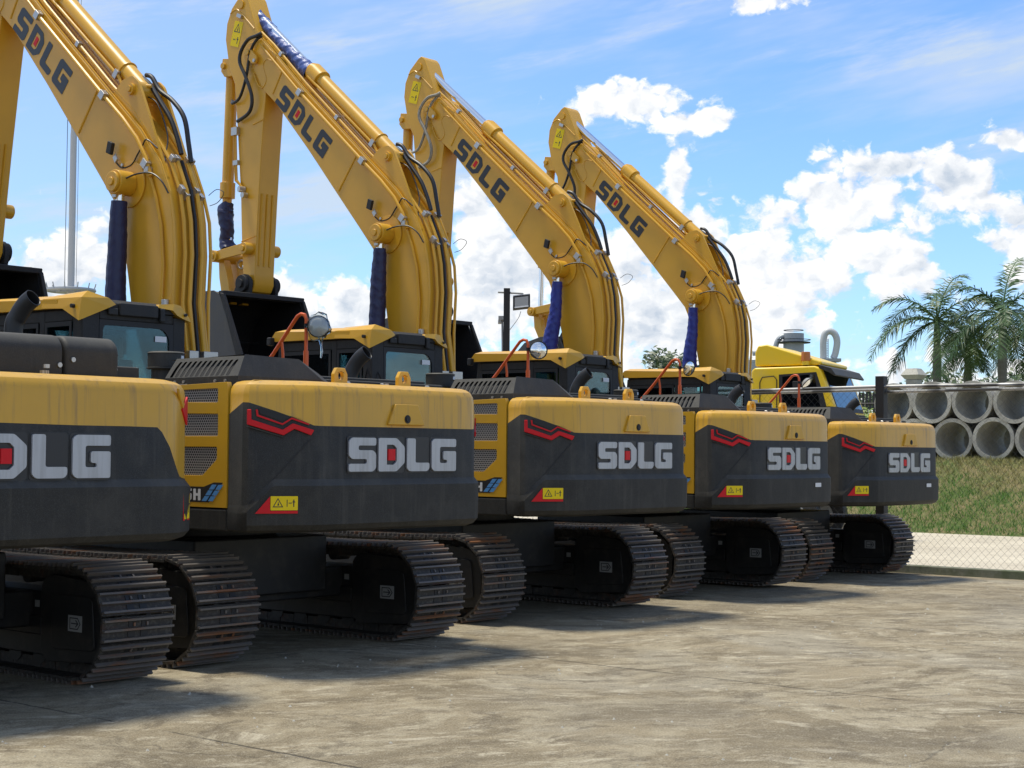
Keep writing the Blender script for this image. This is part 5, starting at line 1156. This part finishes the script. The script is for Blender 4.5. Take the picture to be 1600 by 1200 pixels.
# ---------------------------------------------------------------- far plant buildings
def far(px, py, z): return dirp(px, py, z)
c = far(1240, 560, 110); k = 110/2524.74
si = empty('dust_tower', (c.x, c.y, 0)); tag(si, 'grey cylindrical industrial tower with a walkway and curved duct above the truck', 'tower')
U = rt2.copy(); U.z = 0; U.normalize()
def z_at(py, z=110): return dirp(1240, py, z).z
m = MB(); m.cyl((0, 0, 0), (0, 0, z_at(535)), 16*k, 24); m.cyl((0, 0, z_at(535)), (0, 0, z_at(521)), 16*k, 28); m.build('tower_shell', 'galv', si)
MB().cyl((0, 0, z_at(536)), (0, 0, z_at(534.5)), 26*k, 24).ring((0, 0, z_at(531)), (0, 0, 1), 26*k, .03, 24, 4).ring((0, 0, z_at(516)), (0, 0, 1), 15*k, .03, 24, 4).build('walkway', 'post_dark', si)
MB().tube(smoothpath([U*(-2*k)+Vector((0, 0, z_at(526))), U*(-14*k)+Vector((0, 0, z_at(525))), U*(-23*k)+Vector((0, 0, z_at(530))), U*(-28*k)+Vector((0, 0, z_at(543))), U*(-28*k)+Vector((0, 0, z_at(570)))], 6), 4.2*k, 12).build('duct', 'galv', si)
c = far(1297, 560, 105); k = 105/2524.74; du = empty('looping_duct', (c.x, c.y, 0)); tag(du, 'fat white ventilation duct bent into an upright loop behind the truck roof', 'duct')
zz = lambda py: dirp(1297, py, 105).z
MB().tube(smoothpath([U*(-10.5*k)+Vector((0, 0, zz(600))), U*(-10.5*k)+Vector((0, 0, zz(552))), U*(-10.5*k)+Vector((0, 0, zz(533))), U*(-7.5*k)+Vector((0, 0, zz(521))), U*(0)+Vector((0, 0, zz(517.5))), U*(7.5*k)+Vector((0, 0, zz(522))), U*(11*k)+Vector((0, 0, zz(534))), U*(8.5*k)+Vector((0, 0, zz(551))), U*(5*k)+Vector((0, 0, zz(560)))], 6), 5.2*k, 18).build('duct_pipe', 'duct_white', du, ang=60)
MB().obox(U*0+Vector((0, 0, zz(563))), U*(15*k), Vector((-U.y, U.x, 0))*.5, Vector((0, 0, 2.5*k))).cyl((0, 0, 0), (0, 0, zz(566)), .4, 10).build('duct_support', 'galv', du)
ld = MB()
for s_ in (-1.6, 1.6): ld.tube([U*(s_*k)+Vector((.5, .5, 0)), U*(s_*k)+Vector((.5, .5, zz(528)))], .03, 4)
for i in range(30): zq = zz(560)+i*.12; 
for i in range(12): zq = zz(560)+(zz(530)-zz(560))*i/11; ld.tube([U*(-1.6*k)+Vector((.5, .5, zq)), U*(1.6*k)+Vector((.5, .5, zq))], .02, 4)
ld.build('ladder', 'galv', du)
c = far(1182, 600, 100); k = 100/2524.74; s2 = empty('storage_silo', (c.x, c.y, 0)); tag(s2, 'squat grey corrugated silo behind the last excavator boom', 'silo'); zz = lambda py: dirp(1182, py, 100).z
m = MB()
for i in range(9): za = zz(600)+(zz(563)-zz(600))*i/9; zb_ = zz(600)+(zz(563)-zz(600))*(i+.8)/9; m.cyl((0, 0, za), (0, 0, zb_), 16*k, 28)
m.cyl((0, 0, 0), (0, 0, zz(563)), 15.3*k, 28); m.cyl((0, 0, zz(563)), (0, 0, zz(558)), 16*k, 28, 9*k); m.build('silo_shell', 'galv', s2)
MB().tube(smoothpath([U*(16*k)+Vector((0, 0, zz(566))), U*(13*k)+Vector((0, 0, zz(556))), U*(4*k)+Vector((0, 0, zz(552))), U*(-6*k)+Vector((0, 0, zz(552)))], 5), 4*k, 12).build('silo_duct', 'galv', s2)

# ---------------------------------------------------------------- light mast at the left
c = far(108, 600, 60); mz = lambda py: dirp(108, py, 60).z; k = 60/2524.74
ms = empty('light_mast', (c.x, c.y, 0)); tag(ms, 'tall pale steel light mast with a lowered spiked ring near the cab roof', 'mast')
MB().cyl((0, 0, 0), (0, 0, mz(205)), 6*k, 20, 5*k).cyl((0, 0, mz(205)), (0, 0, mz(-200)), 4.7*k, 20, 3.6*k).build('mast_pole', 'mast', ms)
rg = MB().ring((0, 0, mz(453)), (0, 0, 1), 36*k, .07, 28, 6); rg.cyl((0, 0, mz(457)), (0, 0, mz(454)), 22*k, 20)
for i in range(12): a = i*math.pi/6+.2; rg.tube([(math.cos(a)*36*k, math.sin(a)*36*k, mz(453)), (math.cos(a)*39*k, math.sin(a)*39*k, mz(443))], .02, 4); rg.tube([(0, 0, mz(455)), (math.cos(a)*36*k, math.sin(a)*36*k, mz(453))], .04, 4)
rg.build('mast_ring', 'galv', ms)
MB().tube([U*(-10*k)+Vector((0, 0, mz(455))), U*(-10*k)+Vector((0, 0, mz(-200)))], .012, 4).tube([U*(8*k)+Vector((0, 0, mz(455))), U*(8*k)+Vector((0, 0, mz(-200)))], .008, 4).build('mast_cables', 'wire', ms, split=True)

# dark post with flood light and camera
Z = 31; c = far(791, 600, Z); k = Z/2524.74; fz = lambda py: dirp(791, py, Z).z
fp = empty('floodlight_post', (c.x, c.y, 0)); tag(fp, 'dark square post carrying a flood light and a small camera above the middle cabs', 'post')
MB().obox((0, 0, fz(450)/2), U*(5*k), Vector((-U.y, U.x, 0))*(5*k), (0, 0, fz(450)/2)).build('post_shaft', 'post_dark', fp)
MB().tube([U*(-14*k)+Vector((0, 0, fz(456))), U*(26*k)+Vector((0, 0, fz(458)))], .02, 6).tube(smoothpath([U*(22*k)+Vector((0, 0, fz(486))), U*(18*k)+Vector((0, 0, fz(497))), U*(5*k)+Vector((0, 0, fz(515)))], 4), .006, 4).tube([U*(-7*k)+Vector((0, 0, fz(496))), U*(-6*k)+Vector((0, 0, fz(560)))], .022, 6).build('post_brackets', 'galv', fp)
fl = MB(); cc = U*(23*k)+Vector((0, 0, fz(472))); n_ = -fw.copy(); n_.z = .3; n_.normalize(); uu = U*(13.5*k)+Vector((0, 0, .02)); vv = Vector((-.0, 0, 11*k))-n_*.03
fo = fl.obox(cc, uu, vv, n_*.05).build('flood_light', 'post_dark', fp, bevel=.01); MB().obox(cc+n_*.052, uu*.78, vv*.7, n_*.006).build('lamp_glass', 'label_grey', fo, smooth=False); MB().obox(cc+n_*.052-vv*.82, uu*.8, vv*.1, n_*.008).obox(cc+n_*.0+vv*1.06, uu*.98, vv*.05, n_*.05).build('lamp_reflector', 'white', fo, smooth=False)
MB().obox(U*(-9*k)+Vector((0, 0, fz(498))), U*(4*k), n_*.06, (0, 0, 3*k)).obox(U*(-11*k)+Vector((0, 0, fz(503))), U*(2.5*k), n_*.04, (0, 0, 2*k)).build('camera', 'label_grey', fp)

scene.render.engine = 'CYCLES'
